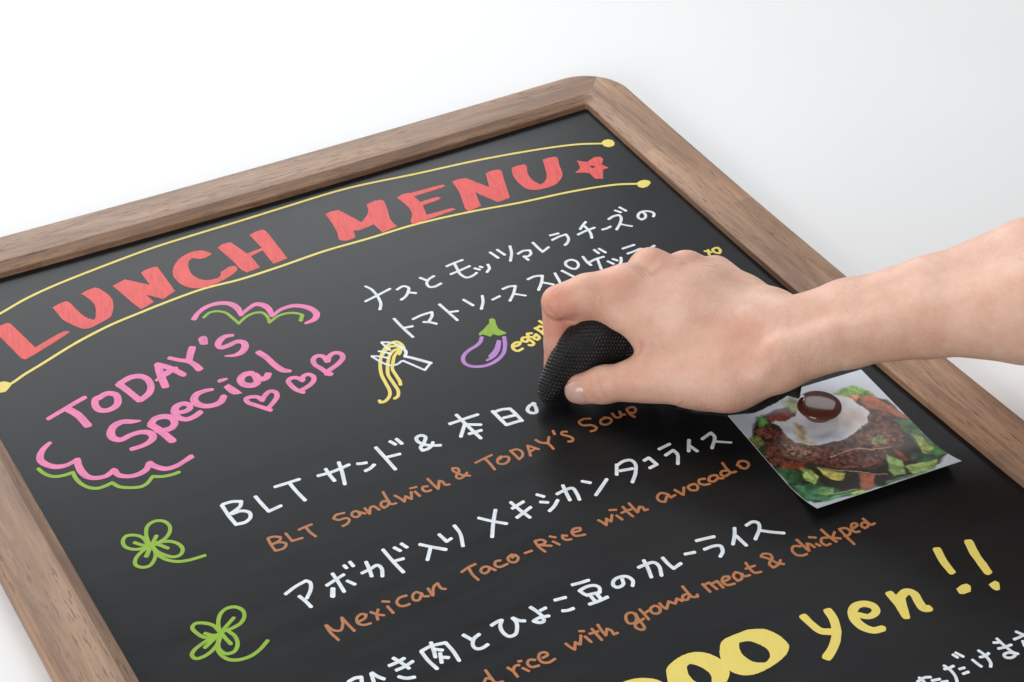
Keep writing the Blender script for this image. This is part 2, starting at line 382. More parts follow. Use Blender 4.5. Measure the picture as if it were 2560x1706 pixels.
# ------------------------------------------------------------------ data (all millimetres on or above the board)
INKDATA = '''
g heading_word|red block capitals reading LUNCH|red|4.0
p 32.2,-44.9 37.1,-43.9 38.7,-45.4 43.6,-73.9 58.5,-68.3 63.7,-67.3 66.0,-69.4 62.3,-71.1 44.0,-78.8 35.2,-81.9 33.7,-79.8 29.6,-54.5 28.6,-46.8
p 65.0,-42.2 70.9,-40.3 73.7,-40.1 75.2,-42.1 77.1,-55.6 79.1,-61.8 81.7,-65.2 84.0,-61.8 86.6,-54.1 87.0,-48.0 85.2,-40.1 84.1,-37.5 88.0,-35.9 93.3,-35.2 95.0,-37.4 97.3,-44.5 97.8,-51.7 95.6,-59.0 92.3,-65.2 90.2,-67.4 82.1,-70.2 76.2,-71.4 72.6,-69.4 68.9,-62.9 66.3,-56.5 65.6,-49.9
p 103.0,-38.6 111.6,-35.9 122.4,-48.2 122.3,-34.1 126.1,-32.6 131.4,-32.1 133.1,-33.5 133.1,-42.4 132.9,-61.2 123.9,-65.2 116.7,-56.3 118.2,-65.2 109.1,-68.5 107.0,-60.2
p 166.7,-35.8 165.0,-32.8 162.3,-29.7 157.0,-28.4 150.3,-30.2 144.4,-34.3 140.1,-40.3 137.9,-46.3 138.0,-54.0 140.1,-59.9 143.6,-63.8 148.4,-66.0 152.8,-66.3 162.8,-64.2 170.7,-60.8 173.5,-58.2 174.2,-55.5 173.0,-54.0 169.9,-53.7 166.7,-55.0 163.8,-56.4 162.8,-58.8 160.2,-61.0 155.2,-60.6 151.1,-58.1 148.4,-52.1 148.3,-46.1 149.6,-40.7 152.1,-36.1 154.8,-34.5 158.4,-37.7 163.7,-37.6
p 172.2,-31.9 176.6,-29.7 181.3,-30.1 182.0,-32.7 185.1,-45.9 195.4,-44.7 194.5,-28.7 199.2,-27.1 203.8,-27.0 205.0,-29.4 204.3,-62.2 194.5,-63.6 194.7,-47.4 186.1,-49.7 186.0,-62.9 177.1,-64.1 175.4,-59.1 174.4,-47.3
g heading_word|red block capitals reading MENU|red|4.0
p 244.7,-29.9 249.4,-29.0 253.8,-29.7 260.3,-48.8 266.9,-43.0 269.6,-39.3 271.8,-32.6 277.4,-31.3 281.8,-32.0 282.9,-34.4 280.3,-44.3 277.0,-55.4 277.4,-63.4 266.5,-65.0 265.8,-54.4 259.8,-55.4 254.8,-56.0 251.9,-54.4 249.9,-61.7 244.3,-62.5 240.9,-61.0 240.1,-58.9 242.3,-51.6 243.9,-40.6
p 291.7,-34.8 296.5,-33.0 300.6,-33.4 301.7,-34.0 323.3,-35.2 325.0,-37.0 321.8,-37.9 301.8,-38.5 302.2,-45.9 313.7,-46.0 315.9,-48.1 313.3,-49.3 301.9,-50.1 299.0,-60.7 316.4,-61.5 317.9,-64.1 313.8,-64.5 287.3,-66.3 286.7,-63.4 291.8,-55.0 293.1,-47.0 292.6,-40.6
p 330.8,-34.8 335.3,-34.5 340.3,-35.4 348.2,-52.1 354.1,-36.6 359.3,-35.8 363.7,-36.9 364.2,-39.4 360.2,-50.0 353.5,-68.8 344.4,-69.4 337.5,-52.9 333.2,-68.2 323.4,-69.8 323.4,-65.4 328.6,-48.8
p 371.9,-39.0 376.7,-38.5 381.2,-39.5 381.1,-42.2 377.8,-48.7 376.1,-56.9 377.8,-65.1 382.8,-62.5 386.8,-57.4 390.2,-50.0 394.0,-40.0 399.1,-40.0 403.5,-41.1 403.2,-44.1 399.8,-51.6 397.2,-59.4 393.5,-64.7 385.7,-69.5 376.5,-69.8 370.7,-67.9 367.4,-63.4 367.0,-53.7 368.7,-45.5
g star|red star after the heading|red|4.0
r 412.8,-51.6 417.8,-56.2 424.6,-53.6 428.4,-54.9 428.7,-58.1 424.3,-63.2 426.1,-68.8 421.7,-68.8 416.3,-78.1 412.0,-75.8 411.8,-72.0 412.3,-68.6 410.1,-66.5 404.2,-63.6 410.0,-59.9 / 416.1,-62.0 418.0,-61.2 419.1,-62.5 418.8,-64.3 416.9,-63.9
g rule_line|yellow curved line above the red heading, ending in a dot|yellow|1.9
s 21.1,-37.7 36.7,-33.3 53.1,-27.0 71.1,-22.3 104.5,-17.0 138.1,-13.1 171.7,-12.0 195.6,-11.6 222.8,-10.8 269.8,-10.2 315.0,-15.8 361.5,-21.2 407.0,-30.0 425.0,-35.4 437.9,-41.6
p 437.9,-40.7 441.0,-38.8 444.4,-39.1 446.1,-41.4 445.5,-44.9 442.8,-47.5 439.6,-47.6 437.6,-45.0
g rule_line|yellow curved line under the red heading, with a dot at each end|yellow|1.9
s 20.2,-99.4 23.9,-97.8 30.2,-94.7 41.1,-90.5 61.3,-82.3 72.3,-78.6 89.3,-74.1 108.0,-71.2 122.3,-69.2 148.6,-67.0 170.8,-68.6 196.8,-67.9 227.1,-66.0 254.9,-66.7 288.5,-66.8 324.3,-70.8 356.3,-76.6 392.9,-81.6 419.7,-87.9 433.1,-94.1
p 431.8,-93.0 435.1,-91.6 438.5,-91.8 440.6,-94.2 440.2,-96.7 436.4,-99.1 432.6,-99.4 430.7,-96.9
p 12.2,-96.6 15.1,-95.0 18.5,-95.1 20.6,-97.6 20.8,-100.3 17.8,-103.2 16.6,-104.3 13.8,-103.9 11.6,-101.9
g speech_cloud|pink scalloped line above TODAY'S|pink|3.58
s 131.9,-92.0,3.4 135.9,-88.0,3 141.6,-84.9,3.1 147.6,-84.2,3.4 152.8,-85.7,3.8 156.4,-89.1,4 157.9,-94.5,3.8 157.0,-101.7,2.5
s 157.1,-101.4,2.2 163.6,-97.6,2.7 168.8,-95.9,3.6 171.7,-98.1,4 173.4,-103.0,3.8 172.3,-111.0,2.5
s 172.3,-111.0,2.2 179.6,-107.6,2.7 186.8,-107.6,3.4 191.7,-110.9,3.8 195.1,-116.2,4 195.3,-121.9,4 191.9,-125.7,3.6 186.3,-126.6,2.2
g wavy_line|green wavy line above TODAY'S|green|1.9
s 137.3,-93.3 142.5,-90.5 146.5,-91.4 150.1,-94.9 151.5,-100.6 152.7,-108.6
s 152.9,-108.1 159.3,-104.3 164.8,-103.4 168.6,-105.1 169.6,-110.0 168.4,-116.1
s 168.6,-115.7 176.1,-112.5 182.3,-113.1 186.2,-115.8 187.9,-118.4
s 187.9,-118.4,2.4 184.8,-122.9,2.6
g lettering|pink lettering reading TODAY'S|pink|4.03
s 28.8,-138.0,2.9 37.0,-135.1,3.1 43.6,-132.8,3.1 52.2,-130.1,3.1
s 40.4,-134.5,4.5 43.7,-142.3,4.5 45.3,-153.6,4.5
s 58.2,-134.3 64.1,-132.7 67.7,-135.7 67.4,-140.4 64.7,-145.0 59.4,-146.6 55.6,-144.4 54.8,-139.5 57.1,-134.2 59.3,-133.8
s 72.7,-128.0,4.5 75.0,-136.5,4 77.4,-147.0,4
s 73.7,-127.5 80.5,-125.5 85.3,-126.8 87.8,-131.1 87.4,-138.2 84.1,-143.5 78.1,-146.8
s 97.8,-121.9,4.3 95.8,-131.3,4.3 94.2,-142.3,4.3
s 97.6,-121.7 101.6,-126.6 104.4,-131.8 106.9,-137.4
s 92.0,-134.9,2.2 99.7,-131.4,4.5 105.5,-129.8,2.9
s 105.8,-119.4,3.1 109.6,-123.6,3.1 114.0,-127.6,3.6 116.0,-133.0,4 116.5,-137.0,4.5
s 120.6,-116.8,4.3 116.8,-122.7,4 114.0,-127.6,3.8
p 126.6,-110.9 128.5,-109.7 131.0,-109.8 131.6,-112.0 129.7,-118.0 127.4,-117.5 125.6,-116.1
s 145.0,-117.0,2.7 141.0,-116.0,3.4 137.2,-117.7,4 134.3,-121.5,4 134.9,-124.5,3.8 139.8,-124.6,3.4 145.2,-123.7,3.6 147.8,-126.3,4 147.0,-130.2,4.3 143.2,-134.0,4 138.6,-134.7,2.7 133.8,-132.9,1.3
g lettering|pink lettering reading Special|pink|4.03
s 71.2,-163.5,1.3 67.4,-162.1,3.4 62.6,-159.7,3.8 57.5,-160.8,4.3 53.7,-165.6,4.5 53.4,-170.2,4.3 56.2,-173.3,3.8 63.0,-172.2,3.6 68.5,-172.8,3.6 72.0,-175.7,4.3 72.1,-179.7,4.3 68.7,-182.6,3.4 63.7,-183.6,3.1 58.6,-183.4,2.9
s 75.0,-169.5,4.7 77.2,-175.7,4.5 80.0,-187.4,4.5
s 75.3,-168.7 78.8,-165.8 83.4,-166.1 86.8,-169.2 86.7,-174.1 83.6,-177.2 78.9,-177.1 76.1,-175.5
s 91.3,-166.7,3.4 95.7,-167.6,3.4 98.7,-166.3,3.6 99.3,-163.3,3.6 96.7,-160.9,3.8 92.5,-161.8,4.3 90.0,-166.0,4.3 90.4,-171.2,3.8 93.5,-174.4,3.6 97.7,-174.2,3.6 102.3,-172.3,3.4
s 115.6,-157.1,2.5 111.7,-156.3,3.1 106.6,-157.0,3.8 103.6,-160.4,4.3 103.5,-164.6,4.3 106.1,-168.4,4 110.7,-170.2,3.8 115.2,-169.4,4 118.8,-165.8,3.8
p 120.9,-151.5 122.6,-150.6 126.8,-151.5 126.9,-153.0 123.7,-153.6 121.0,-153.7
p 121.8,-158.2 125.4,-156.8 128.3,-165.9 128.7,-168.2 124.6,-167.2 122.7,-164.4
s 140.3,-154.5,4.3 136.4,-153.6,4.3 132.6,-156.7,4.3 132.5,-161.3,4.3 136.0,-164.3,4.5 139.4,-163.6,4.3 141.0,-159.3,4.3 140.2,-154.9,4
s 141.4,-156.4 142.6,-161.8 145.7,-161.9 148.0,-159.5
s 151.4,-138.6,4 153.3,-144.9,3.8 154.7,-154.2,3.8 156.4,-160.0,3.8 159.7,-162.9,2.5
g heart|pink outlined heart under Special, lowest of three|pink|2.91
s 135.6,-178.9 134.7,-175.4 131.9,-173.5 128.6,-173.5 128.1,-176.8 130.9,-181.4 133.8,-185.5 136.2,-189.1
s 135.4,-179.3 138.9,-175.7 142.7,-173.9 144.9,-175.9 144.2,-179.7 141.0,-183.0 135.6,-187.0
g heart|pink outlined heart, middle of three|pink|2.91
s 162.2,-174.2 160.8,-170.5 157.9,-168.9 155.2,-170.3 154.8,-174.2 155.9,-179.9 158.2,-183.6
s 162.4,-173.8 163.8,-170.9 167.1,-170.3 168.9,-173.2 167.7,-176.7 164.1,-179.4 156.9,-181.6
g heart|pink outlined heart, topmost of three|pink|3.14
s 181.6,-164.9 181.5,-159.7 178.7,-157.6 175.5,-159.4 174.2,-164.0 175.8,-169.1 177.0,-174.5
s 181.8,-165.0 184.6,-161.2 188.4,-159.8 191.2,-161.9 190.8,-165.7 187.2,-169.0 177.6,-173.3
s 176.6,-174.6,3.8 178.3,-176.3,3.6
g speech_cloud|pink scalloped line below Special|pink|3.36
s 22.8,-157.6,2.5 18.4,-160.5,3.1 14.8,-165.1,3.8 13.7,-169.2,4 15.4,-173.9,3.8 19.0,-177.8,3.8 24.1,-179.2,3.1 30.9,-177.3,2.2
s 30.5,-177.6,3.8 29.5,-182.7,4 29.4,-189.1,4 31.0,-193.9,3.4 34.4,-196.5,3.1 39.2,-197.3,3.1 44.6,-194.8,3.4
s 44.5,-195.2,3.4 45.0,-199.6,3.4 48.3,-202.8,3.1 53.3,-204.2,3.4 59.0,-202.8,3.6 62.6,-198.7,3.6
s 62.6,-198.7,4 64.2,-202.4,3.6 68.1,-206.9,3.4 73.5,-207.6,3.1 78.7,-206.2,2.9 83.8,-204.3,3.4
g wavy_line|green wavy line below Special|green|2.2
s 10.4,-174.8 11.7,-179.7 15.0,-184.4 19.9,-186.2 25.1,-186.3
s 25.1,-186.3 24.8,-191.2 25.9,-197.3 28.6,-202.0 32.1,-204.4 37.1,-204.4 40.1,-203.8
s 40.0,-204.0 42.1,-208.6 46.0,-211.6 51.8,-214.0 55.4,-213.2 60.1,-209.4
s 60.1,-209.4 64.4,-211.8 69.7,-212.9 73.4,-212.8
g clover|green four-leaf clover beside the BLT line|green|2.0
s 39.3,-256.9 41.0,-248.7 43.8,-243.8 48.0,-242.2 51.9,-244.1 53.4,-249.1 51.0,-254.3 46.6,-257.3 40.7,-257.7
s 38.8,-256.6 38.3,-250.5 35.6,-247.1 31.5,-245.7 28.8,-248.3 28.3,-252.6 30.9,-256.3 34.8,-258.0 39.0,-257.6
s 41.0,-258.3 45.0,-258.3 49.1,-259.8 52.2,-263.6 52.6,-268.4 50.1,-271.5 46.7,-271.4 43.4,-268.2 40.8,-263.2 40.3,-259.3
s 39.1,-258.6 33.9,-260.3 29.3,-264.0 28.1,-267.8 30.3,-270.9 34.0,-271.5 38.0,-267.9 40.0,-263.7 40.1,-259.2
s 40.3,-260.2,2.4 40.4,-265.7,2.2 42.7,-271.4,2 46.8,-275.3,2 52.4,-277.2,2 60.5,-277.9,2
s 34.9,-264.4,2.4 38.0,-260.7,2.2 44.9,-252.8,2.2
s 33.4,-252.1 37.1,-256.6 42.6,-258.7 46.5,-264.1
g clover|green four-leaf clover beside the Mexican line|green|2.0
s 46.1,-329.6 47.8,-324.3 51.3,-319.2 55.3,-317.4 59.1,-318.4 61.3,-322.0 60.7,-326.0 57.4,-329.6 52.6,-330.9 46.9,-330.8
s 45.9,-329.5 45.1,-325.1 42.0,-321.4 38.0,-319.6 35.7,-321.4 36.1,-325.5 38.3,-330.2 41.8,-331.8 46.2,-331.2
s 44.1,-332.1 38.2,-332.9 31.0,-335.5 28.6,-338.1 29.3,-341.0 33.4,-341.6 38.6,-339.7 42.8,-336.4 45.4,-332.9
s 49.8,-331.7 51.2,-336.9 49.8,-342.7 46.5,-345.7 43.0,-345.0 41.4,-340.4 43.4,-335.0
s 35.8,-336.5 41.1,-333.8 47.0,-330.5 55.6,-324.9
s 39.5,-327.8 42.3,-331.0 44.8,-331.7
s 46.4,-331.8 46.8,-336.1 47.5,-340.2
s 43.4,-334.9 40.7,-340.0 40.7,-344.9 42.7,-349.2 46.8,-351.6 52.7,-352.0 58.0,-350.2 63.5,-346.7
g lettering|white Japanese lettering, top line of the menu|white|1.8
s 232.3,-110.5 234.0,-115.2 233.9,-123.3 232.3,-130.5 229.3,-135.2
s 225.6,-124.0 234.6,-122.0 243.7,-119.7
s 247.0,-122.4 251.7,-121.2 253.7,-123.8 251.1,-128.2 247.9,-131.1 244.5,-132.6
s 251.5,-128.1 255.0,-130.9
s 264.3,-118.4 266.5,-122.6
s 272.3,-120.7 268.1,-122.2 265.1,-125.3 265.0,-129.4 267.8,-130.4 272.4,-129.4
s 283.6,-115.5 289.2,-114.7 295.0,-114.2
s 281.9,-123.9 288.9,-123.0 295.7,-121.9
s 289.2,-114.7 287.8,-121.2 286.9,-126.7 288.5,-131.4 292.5,-131.5 296.1,-130.0
s 297.2,-125.4 299.2,-128.1
s 300.8,-125.3 301.7,-126.7
s 306.0,-125.8 305.0,-129.5 301.7,-132.4
s 313.4,-115.2 314.8,-122.7
s 318.5,-114.9 319.8,-121.8
s 327.1,-115.3 324.4,-121.9 319.6,-129.0
s 327.3,-124.7 331.9,-123.5 335.4,-124.9 334.1,-128.4 331.1,-129.9 329.5,-129.0
s 329.0,-128.7 329.5,-133.3
s 341.1,-118.7 341.1,-124.9 341.3,-130.0
s 341.3,-130.0 347.0,-127.5
s 354.2,-117.1 359.7,-117.6
s 352.8,-122.0 358.6,-120.8 363.3,-120.8 362.3,-125.4 359.5,-128.8 356.8,-130.4
s 380.9,-114.9 377.7,-117.0 373.8,-120.1
s 369.6,-124.5 376.0,-123.3 382.3,-122.9
s 377.8,-118.5 377.7,-123.7 376.7,-127.9 375.0,-131.7
s 385.5,-127.0 387.8,-127.3 391.6,-126.6
s 394.8,-119.2 399.3,-117.8 402.9,-118.3 402.7,-121.1 398.5,-126.5 393.1,-131.2
s 403.5,-112.8 405.5,-116.3
s 407.8,-111.2 409.2,-116.4
s 398.7,-127.6,1.7 400.9,-130.3,1.5 403.3,-132.6,1.5
s 417.5,-122.9 417.6,-125.4 415.1,-128.9 412.3,-129.3 411.8,-126.6 413.9,-123.4 417.3,-122.0 420.9,-123.3 422.7,-125.8 422.4,-128.1 420.6,-130.0
g lettering|white Japanese lettering, second line of the menu, running under the hand|white|1.8
s 232.4,-147.1 232.7,-155.6 233.8,-167.9
s 233.5,-157.8 238.3,-158.7
s 241.7,-152.8 247.9,-151.7 254.4,-151.9
s 254.4,-151.9 252.6,-155.4 248.5,-159.3
s 245.8,-158.2 248.8,-160.1 251.4,-163.2
s 261.8,-147.4 262.7,-156.4 263.5,-166.0
s 263.7,-157.0 268.0,-158.3
s 276.2,-150.1 278.4,-157.7
s 287.7,-151.9 285.1,-157.4 280.9,-163.1
s 291.0,-158.3 296.4,-157.2
s 301.4,-151.9 306.1,-151.5 309.5,-152.8
s 309.5,-152.8 304.7,-158.9 299.3,-164.1
s 319.2,-150.5 324.5,-149.8 328.7,-151.5
s 328.7,-151.5 324.7,-157.1 319.3,-162.9
s 305.5,-159.9,1.7 309.9,-164.1,1.5
s 325.3,-157.4 329.7,-162.2
s 336.4,-152.8 334.8,-160.2 333.7,-164.4
s 341.4,-152.6 344.6,-162.1
s 352.2,-145.6 348.4,-145.8 346.5,-148.4 346.9,-151.8 348.9,-154.7 352.3,-153.4 354.0,-148.9 352.2,-145.6
s 359.9,-146.2 359.2,-151.8 359.5,-156.0
s 359.4,-153.2 365.5,-152.0 370.8,-152.2
s 366.1,-152.8 362.8,-162.4
s 369.6,-143.2 370.1,-147.7
s 372.8,-143.6 374.1,-149.0
s 370.4,-157.5 372.0,-161.5
s 374.3,-156.9 375.9,-159.6
s 379.4,-157.9 377.7,-161.0 374.7,-164.0
s 385.4,-150.5 393.6,-150.4
s 385.2,-156.4 390.5,-156.2 395.1,-155.9 395.6,-158.5
s 403.9,-157.0 401.0,-157.8 398.3,-158.6
g lettering|small yellow lettering beside the drawn eggplant|yellow|1.9
s 280.1,-203.6 283.0,-203.3 284.6,-201.7 282.8,-200.7 279.8,-201.8 278.2,-205.3 279.3,-208.0 283.0,-207.4
s 290.2,-199.4 288.0,-198.7 286.3,-201.0 288.1,-203.1 290.5,-201.2
s 290.3,-201.6 290.9,-206.3 288.9,-207.4 287.7,-206.2
s 294.7,-197.4 292.2,-196.6 291.5,-199.5 294.0,-200.9 296.3,-199.4
s 296.3,-200.0 296.3,-203.3 294.4,-204.4 293.2,-202.3
s 298.7,-194.1 299.8,-198.0 300.4,-203.9
s 299.0,-194.8 302.2,-193.8 303.3,-196.6 300.6,-199.6
s 304.4,-189.4 305.3,-194.4
g lettering|small yellow lettering beyond the knuckles, mostly hidden|yellow|1.8
s 435.5,-176.8 432.5,-177.4 432.1,-180.9 433.7,-182.7 436.1,-180.4 436.3,-177.2
s 427.3,-176.5 430.3,-179.5
s 429.9,-176.4 427.5,-181.2
g eggplant_drawing|purple drawn eggplant|purple|2.3
s 267.8,-187.0 265.3,-190.2 261.3,-192.5 256.1,-194.0 251.6,-196.4 248.8,-199.7 247.9,-203.6 249.3,-207.2 252.8,-209.7 257.9,-211.1 264.4,-210.0 270.9,-206.3 275.7,-200.0 279.2,-192.9
p 274.2,-193.4 276.1,-194.9 271.5,-201.8 266.5,-206.3 262.9,-207.5 259.6,-208.0 259.3,-206.7 262.4,-205.6 262.5,-204.1 268.5,-200.1
g eggplant_cap|green cap of the drawn eggplant|green|2.0
p 268.0,-183.2 269.5,-182.4 273.2,-180.5 275.9,-178.7 277.9,-177.5 279.8,-174.1 281.9,-173.8 282.9,-175.8 281.2,-180.0 280.3,-185.1 282.0,-189.3 281.8,-190.8 277.3,-190.5 274.9,-187.6 272.5,-189.0 271.7,-187.5 269.8,-184.8 267.6,-185.2
g fork_drawing|white drawn fork|white|1.46
s 221.6,-181.6,2.2 225.0,-185.6,2.2 231.5,-194.3,2.2
s 230.4,-194.7 225.7,-198.1
s 225.6,-198.4 222.1,-191.3 218.8,-184.7
s 218.0,-184.7 214.2,-186.1 210.5,-184.9 207.7,-180.2 205.3,-172.9
s 205.5,-172.5 208.9,-174.8 212.8,-178.6
s 210.9,-170.3 214.8,-174.5 215.5,-176.1
s 215.8,-164.0 216.2,-167.9 216.9,-172.4
s 216.1,-163.8 219.7,-165.8 222.3,-169.3 223.9,-173.8
s 223.9,-173.8,2 224.1,-178.0,2 221.8,-181.6,2
g noodle_drawing|yellow drawn noodles on the fork|yellow|2.0
s 224.5,-175.0 225.0,-171.2 223.8,-167.4 220.2,-166.9 213.9,-170.7 208.9,-176.8 204.9,-184.2 202.5,-190.8 201.2,-198.6 199.9,-205.7 197.5,-209.7 193.3,-212.3 191.0,-211.8 191.4,-210.1
s 222.8,-174.9 219.5,-173.8 215.6,-175.7 211.6,-180.8 207.2,-188.6 205.7,-192.5 204.9,-200.7 204.0,-207.9 201.5,-211.9 199.3,-212.6
s 221.1,-175.5 217.1,-178.1 213.3,-183.3 210.2,-188.7 209.4,-194.6 208.7,-200.5 207.7,-203.4
s 209.9,-175.8 214.3,-171.8 218.7,-169.7 222.6,-171.5
p 221.6,-171.7 224.7,-173.1 221.4,-178.1 219.3,-179.8 218.6,-177.4
g lettering|white lettering starting BLT, third line of the menu|white|2.06
s 82.6,-247.5 82.5,-255.5 83.1,-264.6
s 83.3,-247.1 88.2,-247.5 92.4,-249.6 90.4,-252.8 84.2,-255.5
s 84.5,-256.1 89.5,-256.3 92.6,-259.3 91.5,-263.1 87.9,-265.1 83.2,-264.4
s 100.3,-249.7 100.8,-256.3 101.6,-263.4
s 101.6,-263.4 108.8,-262.5
s 112.1,-247.7 118.2,-248.0 125.6,-248.3
s 120.0,-249.3 120.3,-255.7 121.3,-264.7
s 135.3,-250.6 142.9,-251.3 153.3,-250.4
s 141.1,-247.6 140.9,-252.7 141.1,-258.3
s 149.4,-246.1 147.8,-253.0 144.6,-263.3
s 157.5,-251.9 159.5,-252.8 161.9,-253.4
s 158.6,-259.0 161.5,-258.5 164.8,-256.8
s 171.8,-244.7 172.3,-253.2 172.8,-265.5
s 172.9,-254.6 180.5,-255.6
s 180.6,-243.9 182.0,-247.5
s 184.5,-243.8 185.3,-248.6
s 202.6,-259.7 198.5,-257.6 195.1,-254.7 193.5,-250.9 194.3,-248.0 197.2,-247.4 198.8,-249.5 195.5,-254.0 192.5,-256.2 192.3,-258.9 195.3,-259.1 198.5,-257.6 200.2,-255.6
s 215.3,-246.4 224.3,-246.5 232.3,-246.7
s 222.1,-241.3 222.8,-251.6 224.1,-265.0
s 221.8,-251.0 219.0,-254.4 215.4,-258.7
s 222.5,-250.9 229.6,-255.1
s 220.4,-258.8 227.5,-259.3
s 240.7,-248.1 241.1,-254.8 241.5,-261.9
s 241.0,-249.3 245.5,-249.2 250.0,-250.8
s 250.0,-250.8 250.5,-256.0 250.6,-263.1
s 241.5,-261.9 250.6,-262.5
s 243.2,-256.0 249.4,-256.9
s 264.1,-253.5 260.8,-253.7 257.7,-256.5 258.1,-259.4 260.8,-260.5 262.7,-257.3 263.4,-252.6
g lettering|orange brown lettering reading BLT Sandwich & TODAY's Soup|brown|1.5
s 92.8,-281.7 92.4,-286.2 92.4,-291.7
s 93.2,-281.5 96.0,-281.9 98.8,-283.9 97.7,-285.7 92.7,-286.8
s 93.1,-286.6 97.0,-287.2 99.2,-289.5 97.0,-292.1 92.7,-291.9
s 102.2,-282.6 102.7,-289.3
s 102.7,-289.3 108.1,-289.8
s 109.1,-283.4 113.0,-283.0 116.5,-282.9
s 113.0,-283.0 113.2,-287.4 114.4,-292.0
s 134.6,-283.1 130.3,-282.5 128.0,-284.3 129.6,-286.5 133.8,-287.1 134.7,-288.9 132.4,-291.2 129.6,-291.7
s 141.3,-287.2 140.7,-284.9 138.4,-284.8 137.2,-286.9 138.6,-289.1 141.1,-288.1 141.8,-286.2
s 142.1,-286.8 143.7,-288.8
s 145.3,-285.0 145.6,-290.1
s 145.8,-289.8 148.3,-285.8 150.0,-286.0 151.3,-289.7
s 158.1,-286.1 155.8,-284.8 153.6,-286.6 154.0,-289.6 156.8,-288.7 158.6,-286.3
s 159.1,-278.3 158.5,-284.3 158.5,-288.8 161.1,-289.4
s 163.1,-283.7 164.6,-287.2 165.3,-290.4
s 165.3,-290.4 167.8,-286.8
s 167.8,-287.2 169.4,-290.4
s 169.4,-290.4 171.8,-285.4
s 173.6,-286.0 174.2,-290.4
s 172.6,-282.7 175.9,-283.2
s 181.2,-285.6 178.9,-284.8 177.8,-287.0 178.8,-288.9 181.4,-289.1
s 184.0,-280.3 184.4,-285.2 185.1,-290.1
s 185.1,-290.1 188.5,-284.7 189.8,-286.3 189.6,-288.9 191.8,-289.7
s 204.4,-288.9 200.8,-286.0 198.6,-281.0 199.3,-279.3 201.4,-280.4 201.2,-282.9 197.7,-286.1 198.3,-288.3 201.6,-287.8 204.2,-286.0
s 211.9,-281.3 217.2,-280.5 222.5,-279.9
s 217.9,-280.9 218.2,-285.3 218.1,-290.9
s 224.3,-284.9 226.4,-283.9 229.2,-285.5 228.2,-288.0 224.6,-289.3 222.2,-287.5 223.4,-284.5 226.2,-283.2
s 232.7,-281.5 233.2,-286.1 233.4,-290.0
s 232.9,-281.7 236.5,-282.4 237.7,-285.3 236.1,-288.6 233.2,-289.9
s 242.8,-282.4 240.0,-290.4
s 242.8,-282.4 244.5,-284.8 246.5,-287.9
s 241.5,-287.4 244.7,-286.6
s 248.9,-280.4 250.2,-283.6 253.1,-286.2 253.5,-291.4
s 256.4,-281.7 253.1,-286.2
s 260.9,-278.3 260.1,-281.3
s 266.9,-282.6 264.8,-281.5 263.5,-283.2 265.4,-285.7 266.9,-288.5 265.6,-290.7 263.5,-290.0
s 283.8,-279.2 280.4,-277.8 276.9,-278.8 277.2,-282.0 281.6,-284.4 282.6,-287.4 280.7,-288.8 278.4,-288.5
s 290.7,-282.0 293.2,-284.4 292.3,-286.9 288.5,-287.7 286.6,-285.7 288.2,-283.1 291.0,-282.7
s 296.4,-281.2 296.5,-285.2 299.2,-285.7 300.8,-281.6
s 300.8,-281.6 300.3,-284.9 302.1,-285.2
s 305.1,-282.0 304.7,-286.8 305.5,-289.7
s 306.1,-281.5 309.1,-281.9 309.5,-284.4 306.8,-286.5 305.1,-285.0
g lettering|white Japanese lettering above the words Mexican Taco-Rice|white|1.96
s 84.0,-322.2 90.5,-319.8 96.6,-318.6
s 96.6,-318.6 97.8,-320.6 96.4,-324.7 91.9,-329.8
s 89.2,-326.8 90.3,-330.9 91.1,-336.2
s 104.1,-326.5 109.5,-325.0 114.6,-323.7
s 110.1,-320.4 110.0,-327.4 109.6,-334.5
s 114.2,-328.5 116.4,-332.5
s 117.6,-318.0 117.9,-320.2
s 121.2,-317.0 121.4,-320.5
s 105.7,-330.0,2.6 103.3,-334.8,2.6
s 122.9,-327.1 127.7,-326.5 132.0,-325.7 132.9,-328.5 130.7,-334.0
s 128.2,-321.0 127.3,-326.3 126.1,-331.4
s 139.5,-317.1 140.0,-326.7 141.0,-336.4
s 140.3,-327.2 145.4,-327.8
s 145.1,-318.5 146.7,-322.0
s 149.5,-317.7 150.7,-321.4
s 157.3,-322.6,2 161.9,-327.4,2 166.9,-332.2,2.2
s 160.7,-327.6 155.4,-334.4
s 169.2,-320.8 170.1,-327.3 173.2,-326.4
s 179.0,-318.8 178.8,-325.2 175.6,-334.2
s 203.0,-318.5 197.3,-326.4 191.6,-335.4
s 192.5,-319.7 197.2,-325.0 202.8,-330.3
s 212.7,-317.2 213.9,-325.0 215.5,-332.1
s 211.1,-321.7 218.6,-320.0
s 209.7,-328.9 219.7,-325.5
s 227.4,-318.6 229.8,-321.7
s 226.1,-324.4 229.3,-326.6
s 226.7,-332.6 230.6,-330.7 234.6,-327.5
s 236.7,-323.3 242.1,-322.6 246.0,-323.2 245.9,-327.5 244.6,-332.7
s 242.8,-318.9 241.3,-324.9 240.1,-330.6
s 253.2,-321.0 256.3,-324.1
s 253.8,-333.7 259.0,-330.2 265.2,-325.9
s 276.0,-318.4 271.7,-325.3
s 275.8,-319.2 280.4,-317.9 284.2,-318.9 284.9,-322.3 281.2,-328.7 275.6,-334.4
s 274.9,-323.6 281.5,-325.2
s 290.4,-322.7 293.7,-322.0
s 293.7,-322.0 294.5,-328.6
s 294.5,-328.6 289.7,-329.2
s 302.3,-318.7 309.5,-317.9
s 302.6,-324.6 308.4,-323.1 308.5,-326.9 304.4,-333.6
s 320.4,-320.1 315.1,-327.7
s 318.1,-324.6 319.1,-329.9
s 327.1,-322.8 334.0,-320.8 333.8,-324.6 327.4,-331.6
s 332.6,-328.3,1.6 339.0,-332.8,1.3
